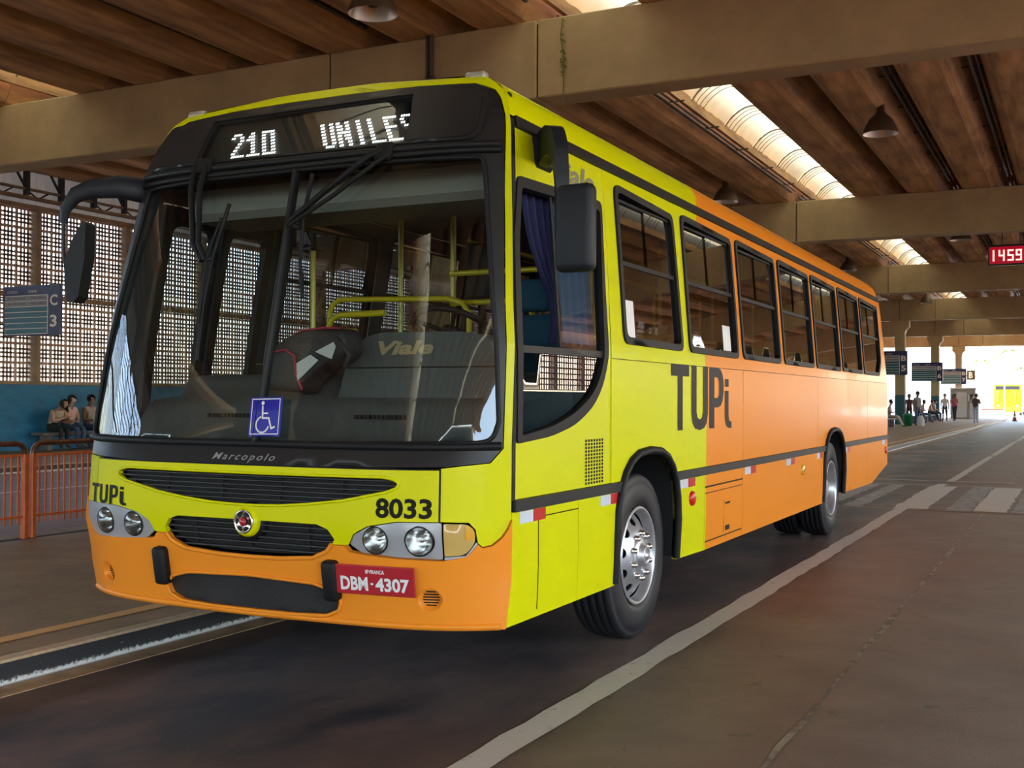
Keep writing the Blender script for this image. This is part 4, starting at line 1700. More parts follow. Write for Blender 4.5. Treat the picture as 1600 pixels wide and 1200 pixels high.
for side, fn, flip in ((0, sd, False), (1, sr, True)):
    doors = side == 1
    P = lambda outer, holes, name, mat, off=0.0, th=.03, h=.16: part(patch(fn, outer, holes, h, off, th, flip, back=1), name, [mat, M['inner_skin']])
    if not doors:
        P(cab, [dw], 'cab_panel', M['yellow'], h=.10)
    else:
        P([(yc(.992) + .03, .992), (.40, .992), (.40, 2.80), (yc(2.8) + .03, 2.80)] + [(yc(z) + .03, z) for z in (2.3, 1.94, 1.6, 1.25)], (), 'door_post', M['yellow'])
        P([(.40, 2.62), (1.45, 2.62), (1.45, 2.80), (.40, 2.80)], (), 'door_header', M['yellow'])
    P(upper, WINR, 'window_band_panel', M['livery'])
    P(w1, (), 'waist_panel', M['livery'], .006)
    P(w2, (), 'waist_panel', M['livery'], .006)
    P(w3, (), 'waist_panel', M['livery'], .006)
    P(w4, (), 'waist_panel', M['livery'], .006)
    if not doors:
        P(k1, (), 'skirt_panel', M['livery'], .004)
    P(k2 if not doors else [(1.46, s1), (1.46, s0), (fA0, s0)] + side_lo(archF, True) + [(fA, s1)], (), 'skirt_panel', M['livery'], .004) if not doors else None
    P(k3, (), 'skirt_panel', M['livery'], .004)
    P(k4, (), 'skirt_panel', M['livery'], .004)
    P(k5, (), 'skirt_panel', M['livery'], .004)
    P(k6, (), 'skirt_panel', M['livery'], .004)
    P(k7, (), 'skirt_panel', M['livery'], .004)
    # lower rub moulding in runs between the arches
    ya = clip_arch(.96, archF)
    yb = clip_arch(.96, archR)
    for a, b in ((corner(.96) + .01 if not doors else 1.46, ya[0]), (ya[1], yb[0]), (yb[1], YR)):
        if b > a:
            P([(a, Z['moul0']), (b, Z['moul0']), (b, Z['moul1']), (a, Z['moul1'])], (), 'rub_moulding', M['trim'], .022, .03, .3)
    # drip rail
    P([(corner(2.83) + .03, 2.802), (YR - .16, 2.802), (YR - .17, 2.862), (corner(2.83) + .05, 2.862)], (), 'drip_rail', M['trim'], .014, .02, .25)
    # inner lining
    li = [(.45 if not doors else 1.5, .86), (YR - .05, .86), (YR - .15, 2.80), (1.5, 2.80)] if not doors else [(1.5, 1.20), (YR - .05, 1.20), (YR - .15, 2.80), (1.5, 2.80)]
    if not doors:
        li = [(1.40, 1.20), (YR - .05, 1.20), (YR - .15, 2.80), (1.46, 2.80)]
    P(li, [rounded([(q[0], q[1]) for q in o], .07, 3) for o in WIN], 'side_lining', M['lining'], -.045, .01, .3)
    for k, o in enumerate(WIN):
        a0, b0 = o[0][0], max(q[0] for q in o)
        cx, cz = (a0 + b0) / 2, 2.265
        e = empty('window', (0, 0, 0))
        e.parent = bus

        def ins(d, dt=None):
            dt = d if dt is None else dt
            q = []
            for (y, z) in o:
                sy = d if y < cx else -d
                sz = d if z < cz else -dt
                q.append((y + sy, z + sz))
            return q
        patch(fn, rounded(ins(-.008), .075, 4), [rounded(ins(.035), .055, 4)], .2, .014, .05, flip).build('frame', M['rubber'], e)
        zb = 2.272
        y0, y1 = a0 + .035, b0 - .035
        low = [(y, z) for y, z in ins(.034) if z < zb]
        lowp = rounded(low + [(y1, zb), (y0, zb)], [.04] * len(low) + [0, 0], 3)
        patch(fn, lowp, (), .2, -.012, 0.0, flip).build('pane', M['glass'], e)
        patch(fn, [(y0, zb - .006), (y1, zb - .006), (y1, zb + .022), (y0, zb + .022)], (), .3, -.004, .02, flip).build('transom', M['rubber'], e)
        ztop = [z for y, z in ins(.05) if z > 2.5]
        zt0, zt1 = ztop[1] if len(ztop) > 1 else 2.68, ztop[0]
        zt0 = zt1 = min(ztop)
        ym = (y0 + y1) / 2 + .02
        # two sliding lights, each in a thin dark sash; the one further back slides outside
        for q, (ya_, yb_, off) in enumerate(((y0 + .01, ym + .02, -.022), (ym - .02, y1 - .085, -.012))):
            patch(fn, [(ya_, zb + .022), (yb_, zb + .022), (yb_, zt0 + .006), (ya_, zt1 + .006)], (), .3, off, 0.0, flip).build('sliding_pane', M['glass'], e)
        patch(fn, [(y1 - .09, zb + .022), (y1 + .004, zb + .022), (y1 + .004, zt0 + .012), (y1 - .09, zt0 + .012)], (), .3, -.02, .02, flip).build('jamb', M['rubber'], e)
        patch(fn, [(ym - .004, zb + .022), (ym + .004, zb + .022), (ym + .004, zt0 + .006), (ym - .004, zt0 + .006)], (), .3, -.023, .006, flip).build('sash_edge', M['rubber'], e)
        patch(fn, [(y0 - .002, zt1), (y1 + .002, zt0), (y1 + .002, zt0 + .016), (y0 - .002, zt1 + .016)], (), .3, -.006, .02, flip).build('head_channel', M['rubber'], e)

# front seal strip up the cab corner
mb = MB()
zs = [.94 + (2.845 - .94) * i / 20 for i in range(21)]
vs_, fs_ = [], []
for z in zs:
    y = corner(z)
    vs_ += [so(y - .002, z, .004), so(y + .032, z, .006), so(y + .032, z, -.03), so(y - .002, z, -.03)]
for i in range(20):
    for k in range(4):
        fs_.append((4 * i + k, 4 * i + (k + 1) % 4, 4 * i + 4 + (k + 1) % 4, 4 * i + 4 + k))
fs_ += [(0, 3, 2, 1), (80, 81, 82, 83)]
mb.add(vs_, fs_)
part(mb, 'corner_seal', M['rubber'])

# driver's window
e = empty('cab_window', (0, 0, 0))
e.parent = bus


def scale_poly(poly, d):
    cy = sum(q[0] for q in poly) / len(poly)
    cz = sum(q[1] for q in poly) / len(poly)
    out = []
    for y, z in poly:
        v = Vector((y - cy, z - cz))
        L_ = v.length
        v *= (L_ - d) / L_
        out.append((cy + v.x, cz + v.y))
    return out


patch(sd, scale_poly(dw, -.012), [scale_poly(dw, .05)], .12, .012, .05).build('frame', M['rubber'], e)
patch(sd, [(.19, 1.690), (1.32, 1.700), (1.32, 1.735), (.19, 1.725)], (), .3, .003, .03).build('transom', M['trim'], e)
di = scale_poly(dw, .045)
low = [q for q in di if q[1] < 1.69] + [(1.29, 1.695), (.21, 1.69)]
patch(sd, low, (), .15, -.012, 0.0).build('pane', M['glass_cab'], e)
patch(sd, [(.70, 1.735), (1.285, 1.735), (1.30, 2.1), (1.335, 2.53), (.70, 2.53)], (), .2, -.014, 0.0).build('sliding_pane', M['glass_cab'], e)
patch(sd, [(.70, 1.735), (.72, 1.735), (.72, 2.53), (.70, 2.53)], (), .3, -.010, .012).build('sash_edge', M['rubber'], e)
# cab vent louvre
mb = MB()
for i in range(7):
    for j in range(13):
        y, z = 1.005 + .255 * i / 6.6, 1.005 + .24 * j / 12.5
        patch(sd, [(y, z), (y + .026, z), (y + .026, z + .013), (y, z + .013)], (), 1, .0015, 0.0, mb=mb)
part(mb, 'vent_louvre', M['dark'])
# 'Viale' script on the cab panel and on the dashboard
mb = MB()
text_on(mb, 'Viale', lambda a, b: so(a, b, .004), .74, 2.625, 1.30, 2.745, shear=.22, bold=.03)
part(mb, 'model_lettering', M['letter_grey'])
mb = MB()
tupi(mb, sd, [('T', (2.42, 1.262, 2.80, 1.702)), ('U', (2.855, 1.258, 3.235, 1.702)), ('P', (3.275, 1.260, 3.635, 1.700)), ('i', (3.672, 1.258, 3.85, 1.702)), ('d', (3.672, 1.258, 3.85, 1.702))], .0085, .12)
part(mb, 'operator_lettering', M['decal_black'])
# reflective tape
for a, c_, b in ((.20, .345, .49), (1.215, 1.365, 1.505), (2.62, 2.785, 2.945), (4.25, 4.42, 4.59), (5.67, 5.84, 6.01), (7.0, 7.14, 7.27), (8.52, 8.66, 8.82), (11.22, 11.42, 11.55)):
    part(patch(sd, [(a, .872), (c_, .872), (c_, .930), (a, .930)], (), .3, .0075, .003), 'reflective_tape', M['reflect_white'])
    part(patch(sd, [(c_, .872), (b, .872), (b, .930), (c_, .930)], (), .3, .0075, .003), 'reflective_tape', M['reflect_red'])
# skirt details
mb = MB()
mb.tube([so(.41, .885 - .45 * i / 4, .0045) for i in range(5)], .003, 4)
mb.tube([so(.41, .888, .0045), so(.905, .888, .0045)], .003, 4)
mb.tube([so(3.19, .845, .0045), so(4.18, .845, .0045)], .006, 4)
mb.tube([so(3.19, .80, .0045), so(4.18, .80, .0045)], .003, 4)
mb.tube([so(3.20, .455, .0045), so(4.17, .455, .0045)], .005, 4)
mb.tube([so(3.66, .72, .0045), so(3.66, .48, .0045)], .002, 4)
mb.box(1.2535, 3.70, .49, 1.257, 3.80, .525)
mb.box(1.2535, 3.70, .685, 1.257, 3.82, .70)
part(mb, 'hatch_seam', M['decal_black'])
for y, z, m_ in ((2.88, .79, 'reflect_red'), (6.33, .80, 'amber_deep'), (11.5, .79, 'reflect_red')):
    mb = MB()
    mb.lathe([(.052, 0), (.048, .012), (.03, .020), (0, .022)], 20, T(1.254, y, z) @ Ry(PI / 2) @ Matrix.Scale(1.25, 4, (0, 1, 0)))
    part(mb, 'side_marker', M[m_])
# wheel arch lips and housings
for arch in (archF, archR):
    for fn_, sgn in ((lambda y, z: so(y, z, .012), 1), (lambda y, z: (sr(y, z)[0] - .012, y, z), -1)):
        mb = MB()
        pts = [fn_(y, z) for y, z in arch]
        mb.tube([pts[0][:2] + (.41,)] + [p for p in pts[1:-1]] + [pts[-1][:2] + (.42,)], .026, 8)
        part(mb, 'arch_lip', M['rubber'])
    mb = MB()
    vs_, fs_ = [], []
    arch = [(y, max(z, .43)) for y, z in arch]
    for y, z in arch:
        vs_ += [(1.235, y, z), (.70, y, z)]
    for i in range(len(arch) - 1):
        fs_.append((2 * i, 2 * i + 1, 2 * i + 3, 2 * i + 2))
    k = len(arch)
    mb.add(vs_, fs_, 0, True)
    mb.add([(.70, y, z) for y, z in arch], [tuple(range(k))])
    part(mb, 'wheel_housing', M['dark'])

# roof
mb = MB()
prof = [(.86 * 0 + hw(2.862), 2.862), (hw(2.91), 2.91), (hw(2.95), 2.95), (1.09, 2.99), (1.06, 3.03), (1.02, 3.06), (.97, 3.085), (.89, 3.103), (.80, 3.115), (.6, 3.124), (.4, 3.13), (.2, 3.133)]
full = prof + [(-.01, 3.134)] + [(2 * cx0(z) - x, z) for x, z in reversed(prof)]
ny = 24
vs_, fs_ = [], []
for i in range(ny + 1):
    t = (i / ny) ** 1.6
    for x, z in full:
        y0_ = yc(min(z, 3.12))
        y1_ = YR - .16 - (z - 2.86) * .35
        vs_.append((x, y0_ + (y1_ - y0_) * t, z))
kf = len(full)
for i in range(ny):
    for j in range(kf - 1):
        a = i * kf + j
        fs_.append((a, a + kf, a + kf + 1, a + 1))
mb.add(vs_, fs_, 0, True)
mb.add([(x, YR - .16 - (z - 2.86) * .35, z) for x, z in full], [tuple(range(kf))[::-1]])
part(mb, 'roof', M['livery'])
mb = MB()
mb.box(-1.13, .45, 2.80, 1.11, 11.4, 2.83)
part(mb, 'ceiling_lining', M['lining'])
# rear wall
mb = MB()
rw = [(fr(-1, z)[0] + .0, z) for z in (.6, 1.25, 1.8, 2.3, 2.77, 2.86)]
lw = [(hw(z), z) for z in (.6, 1.25, 1.8, 2.3, 2.77, 2.86)]
mb.extrude_poly([(x, z) for x, z in lw] + [(x, z) for x, z in reversed(rw)], lambda a, b, d: (a, YR - .16 * max(0, (b - 1.7) / 1.16) + d, b), 0.0, -.03)
part(mb, 'rear_panel', M['orange'])
mb = MB()
mb.rbox(-.95, .35, .52, .90, 10.3, .80, .03)
mb.box(-1.2, .15, .42, 1.15, .35, .80)
part(mb, 'chassis', M['dark'])
mb = MB()
mb.box(-.68, 1.4, .80, .68, 11.6, .86)
for ya_, yb_ in ((2.60, 7.30), (8.50, 11.6)):
    mb.box(-1.27, ya_, .80, -.68, yb_, .86)
    mb.box(.68, ya_, .80, 1.20, yb_, .86)
mb.box(-1.25, .25, .76, 1.20, 1.4, .84)
part(mb, 'cabin_floor', M['interior_floor'])

# ------------------------------------------------------------------ wheels
def wheel(xo, y, sgn, front, name='wheel'):
    e = empty(name, (xo, y, .505))
    e.parent = bus
    R = .505
    A = Ry(PI / 2) if sgn > 0 else Ry(-PI / 2)
    mb = MB()
    W = .27
    pr = [(.300, -.02), (.315, -.004), (.345, .004), (.40, .006), (.435, .001), (.452, -.006), (.475, -.016), (.492, -.012)]
    tread = []
    gx = [.055, .105, .155, .205]
    x = .034
    tread.append((R, .036))
    for g in gx:
        tread += [(R, g - .007), (R - .014, g - .005), (R - .014, g + .005), (R, g + .007)]
    pr2 = pr[:]
    prof_ = [(r, h) for r, h in pr2] + [(r, -h) for r, h in tread] + [(.492, -W + .01), (.45, -W), (.32, -W), (.30, -W + .02)]
    mb.lathe(prof_, 56, A, smooth=True)
    t = mb.build('tyre', M['tyre'], e)
    # rim
    mb = MB()
    if front:
        mb.lathe([(.303, -.006), (.296, .004), (.284, .0), (.272, -.02), (.262, -.055)], 48, A)
        # dished disc with hand holes
        def disc(a, b):
            r = math.hypot(a, b)
            h = -.075 + (.085) * max(0, min(1, (.262 - r) / .115)) ** .8
            v = A @ Vector((a, b, h))
            return v
        outer = [(.264 * math.cos(2 * PI * i / 60), .264 * math.sin(2 * PI * i / 60)) for i in range(60)]
        holes = []
        for k in range(10):
            a = 2 * PI * k / 10 + .15
            c_, s_ = math.cos(a), math.sin(a)
            holes.append([(c_ * (.214 + .029 * math.cos(t_)) - s_ * .033 * math.sin(t_), s_ * (.214 + .029 * math.cos(t_)) + c_ * .033 * math.sin(t_)) for t_ in [2 * PI * i / 12 for i in range(12)]])
        hub = [(.075 * math.cos(2 * PI * i / 30), .075 * math.sin(2 * PI * i / 30)) for i in range(30)]
        patch(disc, outer, holes + [hub], .03, 0, .008, mb=mb)
        mb.build('rim', M['rim'], e)
        mb = MB()
        mb.lathe([(.115, .004), (.110, .012), (.085, .014), (.066, .020), (.060, .048), (.044, .054), (.040, .048), (.026, .048), (.022, .060), (0, .062)], 30, A)
        mb.build('hub', M['rim'], e)
        nut = MB().lathe([(.022, 0), (.022, .008), (.018, .010), (.018, .022), (.013, .030), (0, .032)], 10, A).mesh('lug_nut')
        nut.materials.append(M['chrome'])
        for k in range(10):
            a = 2 * PI * k / 10
            o = link('lug_nut', nut, None, e)
            o.location = A @ Vector((.137 * math.cos(a), .137 * math.sin(a), .006))
        MB().lathe([(.30, -.10), (0, -.10)], 30, A).build('brake_drum', M['dark'], e)
    else:
        mb.lathe([(.303, -.006), (.296, .004), (.284, .0), (.272, -.02), (.255, -.10), (.245, -.14), (.15, -.155), (.12, -.15), (.115, -.06), (.09, -.045), (0, -.043)], 48, A)
        mb.build('rim', M['rim'], e)
        nut = MB().lathe([(.019, 0), (.0155, .012), (.0155, .034), (.011, .042), (0, .043)], 10, A).mesh('lug_nut')
        nut.materials.append(M['chrome'])
        for k in range(10):
            a = 2 * PI * k / 10
            o = link('lug_nut', nut, None, e)
            o.location = A @ Vector((.168 * math.cos(a), .168 * math.sin(a), -.155))
    return e


wheel(1.20, FY, 1, True)
wheel(1.20, RY, 1, False)
wheel(.90, RY, 1, False)
wheel(-1.17, FY, -1, False)
wheel(-1.17, RY, -1, False)
wheel(-.87, RY, -1, False)
mb = MB()
mb.tube([(-1.0, FY, .48), (1.0, FY, .48)], .07, 10)
mb.tube([(-1.0, RY, .50), (1.0, RY, .50)], .11, 10)
mb.lathe([(0, -.25), (.2, -.15), (.22, 0), (.2, .15), (0, .25)], 16, T(0, RY, .5))
part(mb, 'axle', M['dark'])

# ------------------------------------------------------------------ mirrors
mir = empty('wing_mirror', (0, 0, 0))
mir.parent = bus
mb = MB()
MA = Vector((1.15, .64, 2.735))
MD = (Vector((1.455, .245, 0)) - Vector((1.15, .64, 0))).normalized()
MN = Vector((MD.y, -MD.x, 0))
arm = rounded([(-.02, -.085), (-.02, .055), (.10, .085), (.25, .085), (.40, .045), (.475, -.06), (.500, -.22), (.502, -.50), (.478, -.50), (.470, -.26), (.425, -.15), (.34, -.075), (.22, -.060), (.10, -.085)],
              [.02, .03, .03, .03, .06, .05, .03, 0, 0, .03, .05, .05, .05, .03], 3)
mb.extrude_poly(arm, lambda a, b, d: MA + MD * a + MN * d + Vector((0, 0, b)), -.03, .035)
mb.rbox(1.14, .52, 2.64, 1.20, .72, 2.81, .02)
mb.build('mirror_arm', M['mirror_blue'], mir)
mb = MB()
mb.rbox(-.098, -.07, -.205, .098, .02, .205, .035, M=T(1.545, .22, 2.262) @ Rz(-.10), seg=3)
mb.build('mirror_housing', M['mirror_blue'], mir)
mb = MB()
mb.rbox(-.065, .016, -.17, .065, .0205, .17, .001, M=T(1.545, .22, 2.262) @ Rz(-.10))
mb.build('mirror_glass', M['chrome'], mir)
mir = empty('wing_mirror', (0, 0, 0))
mir.parent = bus
mb = MB()
arm = [fo(-.99, 2.66, .0), (-1.26, .12, 2.665), (-1.42, .08, 2.66), (-1.53, .06, 2.63), (-1.60, .05, 2.55), (-1.612, .05, 2.47)]
mb.tube(arm, [.075, .066, .058, .05, .036, .024], 10, flat=(.45, 1.0))
mb.tube([(-1.612, .05, 2.50), (-1.620, .06, 2.30), (-1.60, .07, 2.12)], .010, 6)
mb.build('mirror_arm', M['mirror_blue'], mir)
mb = MB()
pp = [(.055, .235), (.075, .22), (.07, .02), (.03, -.20), (.0, -.235), (-.045, -.22), (-.06, -.10), (-.055, .02), (-.01, .13)]
Mm = T(-1.545, .10, 2.245) @ Rz(.25)
mb.extrude_poly([(a, b) for a, b in pp], lambda a, b, d: Mm @ Vector((a, d, b)), .05, -.05)
ob = mb.build('mirror_housing', M['mirror_blue'], mir)

# ------------------------------------------------------------------ door side: two glazed leaves ahead of the front axle
for (a, b) in ((.42, .915), (.935, 1.43)):
    e = empty('door_leaf', (0, 0, 0))
    e.parent = bus
    pane = rounded([(a + .07, .62), (b - .07, .62), (b - .07, 2.50), (a + .07, 2.50)], .07, 4)
    patch(sr, [(a, .45), (b, .45), (b, 2.61), (a, 2.61)], [pane], .2, 0.0, .04, True).build('leaf_frame', M['trim'], e)
    patch(sr, pane, (), .3, -.012, 0.0, True).build('leaf_pane', M['glass_cab'], e)

# ------------------------------------------------------------------ interior seen through the glass
def dashf(p, y, z):
    return (cx0(1.5) + p * 1.22, y + .16 * abs(p) ** 5, z)


mb = MB()
dp = [(-.085, 1.235), (.02, 1.255), (.12, 1.31), (.20, 1.41), (.26, 1.455), (.48, 1.478), (.53, 1.56), (.58, 1.598), (.66, 1.605), (.80, 1.600), (.84, 1.56), (.84, .85)]
vs_, fs_ = [], []
NP = 28
for i in range(NP + 1):
    p = -1 + 2 * i / NP
    for y, z in dp:
        vs_.append(dashf(p, y, z))
kd = len(dp)
for i in range(NP):
    for j in range(kd - 1):
        a = i * kd + j
        fs_.append((a, a + 1, a + kd + 1, a + kd))
mb.add(vs_, fs_, 0, True)
dash = part(mb, 'dashboard', M['dash'])
mb = MB()
hp = [(.13, .02), (.15, .11), (.20, .175), (.30, .21), (.42, .218), (.75, .218), (.90, .208), (1.0, .17), (1.06, .08), (1.07, .0)]
vs_ = []
pts2 = rounded([(.045, 1.47), (.075, 1.70), (.15, 1.795), (.26, 1.824), (.80, 1.817), (.95, 1.77), (1.0, 1.47)], [0, .06, .08, .1, .1, .08, 0], 4)
mb.extrude_poly(pts2, lambda a, b, d: (a, .46 + d + (b - 1.6) * .25, b), .0, .34)
mb.build('instrument_cowl', M['dash'], dash)
mb = MB()
mb.tube([(.03, .462, 1.632), (1.02, .462, 1.632)], .004, 5)
mb.build('cowl_seam', M['dark'], dash)
mb = MB()
for i in range(12):
    x = .34 + .026 * i
    mb.box(x, .150, 1.362, x + .016, .165, 1.384)
for i in range(14):
    x = -.62 + .026 * i
    mb.box(x, .150, 1.362, x + .016, .165, 1.384)
mb.build('defrost_vent', M['dark'], dash)
mb = MB()
text_on(mb, 'Viale', lambda a, b: (a, .456 + (b - 1.6) * .25, b), .255, 1.700, .605, 1.775, shear=.2, bold=.04)
mb.build('model_lettering', M['letter_gold'], dash)
# steering wheel
mb = MB()
SW = T(.46, .95, 1.86) @ Rx(math.radians(-28))
mb.lathe([(.225 + .018 * math.cos(t), .018 * math.sin(t)) for t in [2 * PI * i / 8 for i in range(8)]], 36, SW, closed=True)
for k in range(4):
    a = k * PI / 2 + .5
    mb.tube([SW @ Vector((0, 0, -.03)), SW @ Vector((.22 * math.cos(a), .22 * math.sin(a), 0))], .014, 6)
mb.tube([SW @ Vector((0, 0, -.03)), SW @ Vector((0, 0, -.5))], .035, 8)
mb.lathe([(0, .0), (.06, -.005), (.065, -.04), (0, -.05)], 16, SW)
part(mb, 'steering_wheel', M['rubber'])
# driver's seat
e = empty('driver_seat', (0, 0, 0))
e.parent = bus
MB().rbox(.42, 1.0, 1.28, .94, 1.5, 1.42, .05, seg=3).build('cushion', M['driver_seat'], e)
MB().rbox(-.25, -.07, 0, .25, .07, .62, .06, M=T(.68, 1.48, 1.36) @ Rx(-.12), seg=3).build('backrest', M['driver_seat'], e)
MB().rbox(-.13, -.05, .64, .13, .05, .84, .04, M=T(.68, 1.48, 1.36) @ Rx(-.12), seg=3).build('headrest', M['driver_seat'], e)
MB().rbox(.5, 1.05, .84, .86, 1.45, 1.28, .03).build('pedestal', M['dark'], e)


def curtain(name, mat, x, y0, y1, z0, z1, amp=.02, n=36, pinch=None):
    mb = MB()
    vs_, fs_ = [], []
    zs = [z1 + (z0 - z1) * j / 10 for j in range(11)]
    for j, z in enumerate(zs):
        for i in range(n + 1):
            t = i / n
            y = y0 + (y1 - y0) * t
            if pinch:
                zz, wd_ = pinch
                k = 1 - .75 * math.exp(-((z - zz) / .28) ** 2)
                y = y1 - (y1 - y) * k
            vs_.append((x + amp * math.sin(t * 26) + (hw(z) - 1.25), y, z))
    for j in range(10):
        for i in range(n):
            a = j * (n + 1) + i
            fs_.append((a, a + 1, a + n + 2, a + n + 1))
    mb.add(vs_, fs_, 0, True)
    return part(mb, name, mat)


curtain('curtain', M['curtain_navy'], 1.16, .52, .90, 1.76, 2.56, .022, pinch=(1.9, .3))
curtain('curtain', M['curtain_blue'], 1.17, .88, 1.30, 1.77, 2.58, .016)
# passenger seats in pairs
seat0 = empty('passenger_seat', (0, 0, 0))
seat0.parent = bus
MB().rbox(-.22, -.22, .36, .22, .20, .42, .02).build('seat_shell', M['seat'], seat0)
MB().rbox(-.22, -.03, 0, .22, .03, .62, .025, M=T(0, .22, .40) @ Rx(-.14)).build('backrest', M['seat_pad'], seat0)
mb = MB()
mb.tube([(-.2, .27, .95), (-.2, .31, 1.06), (.2, .31, 1.06), (.2, .27, .95)], .015, 6)
mb.build('grab_rail', M['rail_yellow'], seat0)
MB().box(-.18, -.05, 0, .18, .15, .36).build('seat_base', M['dark'], seat0)
seat0.location = (.95, 2.9, .86)
for (x, y) in [(x, 2.9 + .82 * k) for k in range(10) for x in (.95, .50, -1.02, -.57)]:
    if (x, y) == (.95, 2.9) or (x < 0 and 5.2 < y < 6.8):
        continue
    c = copy_tree(seat0, bus)
    c.location = (x, y, .86)
# yellow handrails
def rail(pts, r=.019):
    mb = MB()
    mb.tube(pts, r, 8)
    return part(mb, 'handrail', M['rail_yellow'])


rail([(-.99, 1.6, .85), (-.99, 1.6, 2.46)])
rail([(-.86, 1.6, .85), (-.855, 1.6, 2.03), (-.83, 1.6, 2.09), (-.77, 1.6, 2.124), (0.056, 1.6, 2.10), (.16, 1.6, 2.07), (.21, 1.6, 2.0), (.215, 1.6, .85)])
rail([(-.80, 1.5, .85), (-.79, 1.5, 1.93), (-.765, 1.5, 1.985), (-.70, 1.5, 2.012), (-.35, 1.5, 2.015)], .022)
rail([(-.74, 1.42, .85), (-.74, 1.42, 1.80), (-.71, 1.42, 1.86), (-.62, 1.42, 1.89), (-.52, 1.42, 1.885)], .03)
rail([(-.61, 2.1, .86), (-.61, 2.1, 2.80)])
rail([(.009, 1.75, .86), (.009, 1.75, 2.80)])
rail([(.02, 1.7, 2.27), (.85, 1.7, 2.27)])
rail([(.02, 1.7, 2.08), (.50, 1.7, 2.08), (.60, 1.7, 2.0), (.60, 1.7, .9)])
for y in (3.4, 5.0, 6.6, 8.2, 9.8):
    for x in (.28, -.34):
        rail([(x, y, .86), (x, y, 2.80)])
rail([(.28, 2.6, 2.62), (.28, 11.2, 2.62)])
rail([(-.34, 2.6, 2.62), (-.34, 11.2, 2.62)])
# ticket validator, driver's partition, inner sun visor
mb = MB()
mb.rbox(.12, 1.70, 2.10, .34, 1.80, 2.46, .02)
mb.lathe([(0, .0), (.06, .02), (.07, .08), (0, .15)], 12, T(.22, 1.72, 2.46))
mb.tube([(.22, 1.75, .86), (.22, 1.75, 2.1)], .025, 8)
part(mb, 'ticket_validator', M['dark'])
mb = MB()
mb.rbox(.33, 1.75, .86, 1.16, 1.79, 1.75, .01)
part(mb, 'driver_partition', M['lining'])
mb = MB()
mb.rbox(-1.08, .48, 2.50, 1.08, .98, 2.79, .04)
part(mb, 'overhead_locker', M['lining'])
mb = MB()
mb.rbox(-1.1, .38, 2.66, 1.10, .42, 3.0, .01)
part(mb, 'display_housing', M['dark'])

# sports bag on the dashboard: a thing of its own
bag = empty('sports_bag', (-.06, .385, 1.612), label='black sports bag with red piping lying on the bus dashboard', cat='bag')


def blob(pts, y0, y1, bev=.04):
    """soft bag body: outline in x,z given depth along y"""
    bm = bmesh.new()
    fv = [bm.verts.new((x, y0, z)) for x, z in pts]
    bv = [bm.verts.new((x, y1, z)) for x, z in pts]
    bm.faces.new(fv)
    bm.faces.new(bv[::-1])
    n_ = len(pts)
    for i in range(n_):
        bm.faces.new((fv[(i + 1) % n_], fv[i], bv[i], bv[(i + 1) % n_]))
    bmesh.ops.bevel(bm, geom=bm.edges[:], offset=bev, segments=3, affect='EDGES', profile=.6)
    bmesh.ops.recalc_face_normals(bm, faces=bm.faces[:])
    for fc in bm.faces:
        fc.smooth = True
    me = bpy.data.meshes.new('bag_body')
    bm.to_mesh(me)
    bm.free()
    return me


M['bag'] = pmat('bag_nylon', (0.012, 0.012, 0.014), 0.55, bump=.3, bscale=120)
M['bag_red'] = pmat('bag_piping', (0.45, 0.012, 0.05), 0.5)
M['bag_print'] = pmat('bag_print', (0.55, 0.52, 0.52), 0.5)
link('bag_body', blob([(-.27, -.10), (-.01, -.12), (.01, .0), (.20, .04), (.27, .10), (.24, .225), (-.02, .225), (-.12, .17), (-.22, .13), (-.28, .05)], -.13, .07), M['bag'], bag)
mb = MB()
mb.tube([(-.20, -.132, .10), (-.11, -.136, .115), (-.05, -.136, .08), (-.04, -.136, -.02), (.0, -.134, -.10)], .006, 5)
mb.tube([(-.26, -.120, .06), (-.20, -.132, .10)], .006, 5)
mb.tube([(-.12, -.090, .175), (-.03, -.110, .215), (.12, -.110, .228), (.22, -.100, .222)], .006, 5)
mb.build('piping', M['bag_red'], bag)
mb = MB()
mb.add([(-.03, -.140, -.055), (.035, -.140, -.005), (.105, -.136, .055), (.055, -.138, .085), (-.035, -.140, .04)], [(0, 1, 2, 3, 4)])
mb.add([(.085, -.138, .10), (.19, -.136, .06), (.215, -.134, .125), (.20, -.134, .150)], [(0, 1, 2, 3)])
mb.build('printed_flap', M['bag_print'], bag)
mb = MB()
mb.tube([(.10, -.090, .21), (.22, -.130, .17), (.29, -.12, .08), (.25, -.100, .02)], .012, 6)
mb.build('strap', M['bag'], bag)
# small white tag hanging inside the glass beside the pillar

# white sheets added inside the first two windows, standing in for bright reflections
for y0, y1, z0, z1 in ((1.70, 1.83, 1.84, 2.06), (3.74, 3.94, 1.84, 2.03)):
    part(patch(lambda y, z: so(y, z, -.010), [(y0, z0), (y1, z0), (y1, z1), (y0, z1)], (), .3, 0, .003), 'reflection_sheet', M['white'])

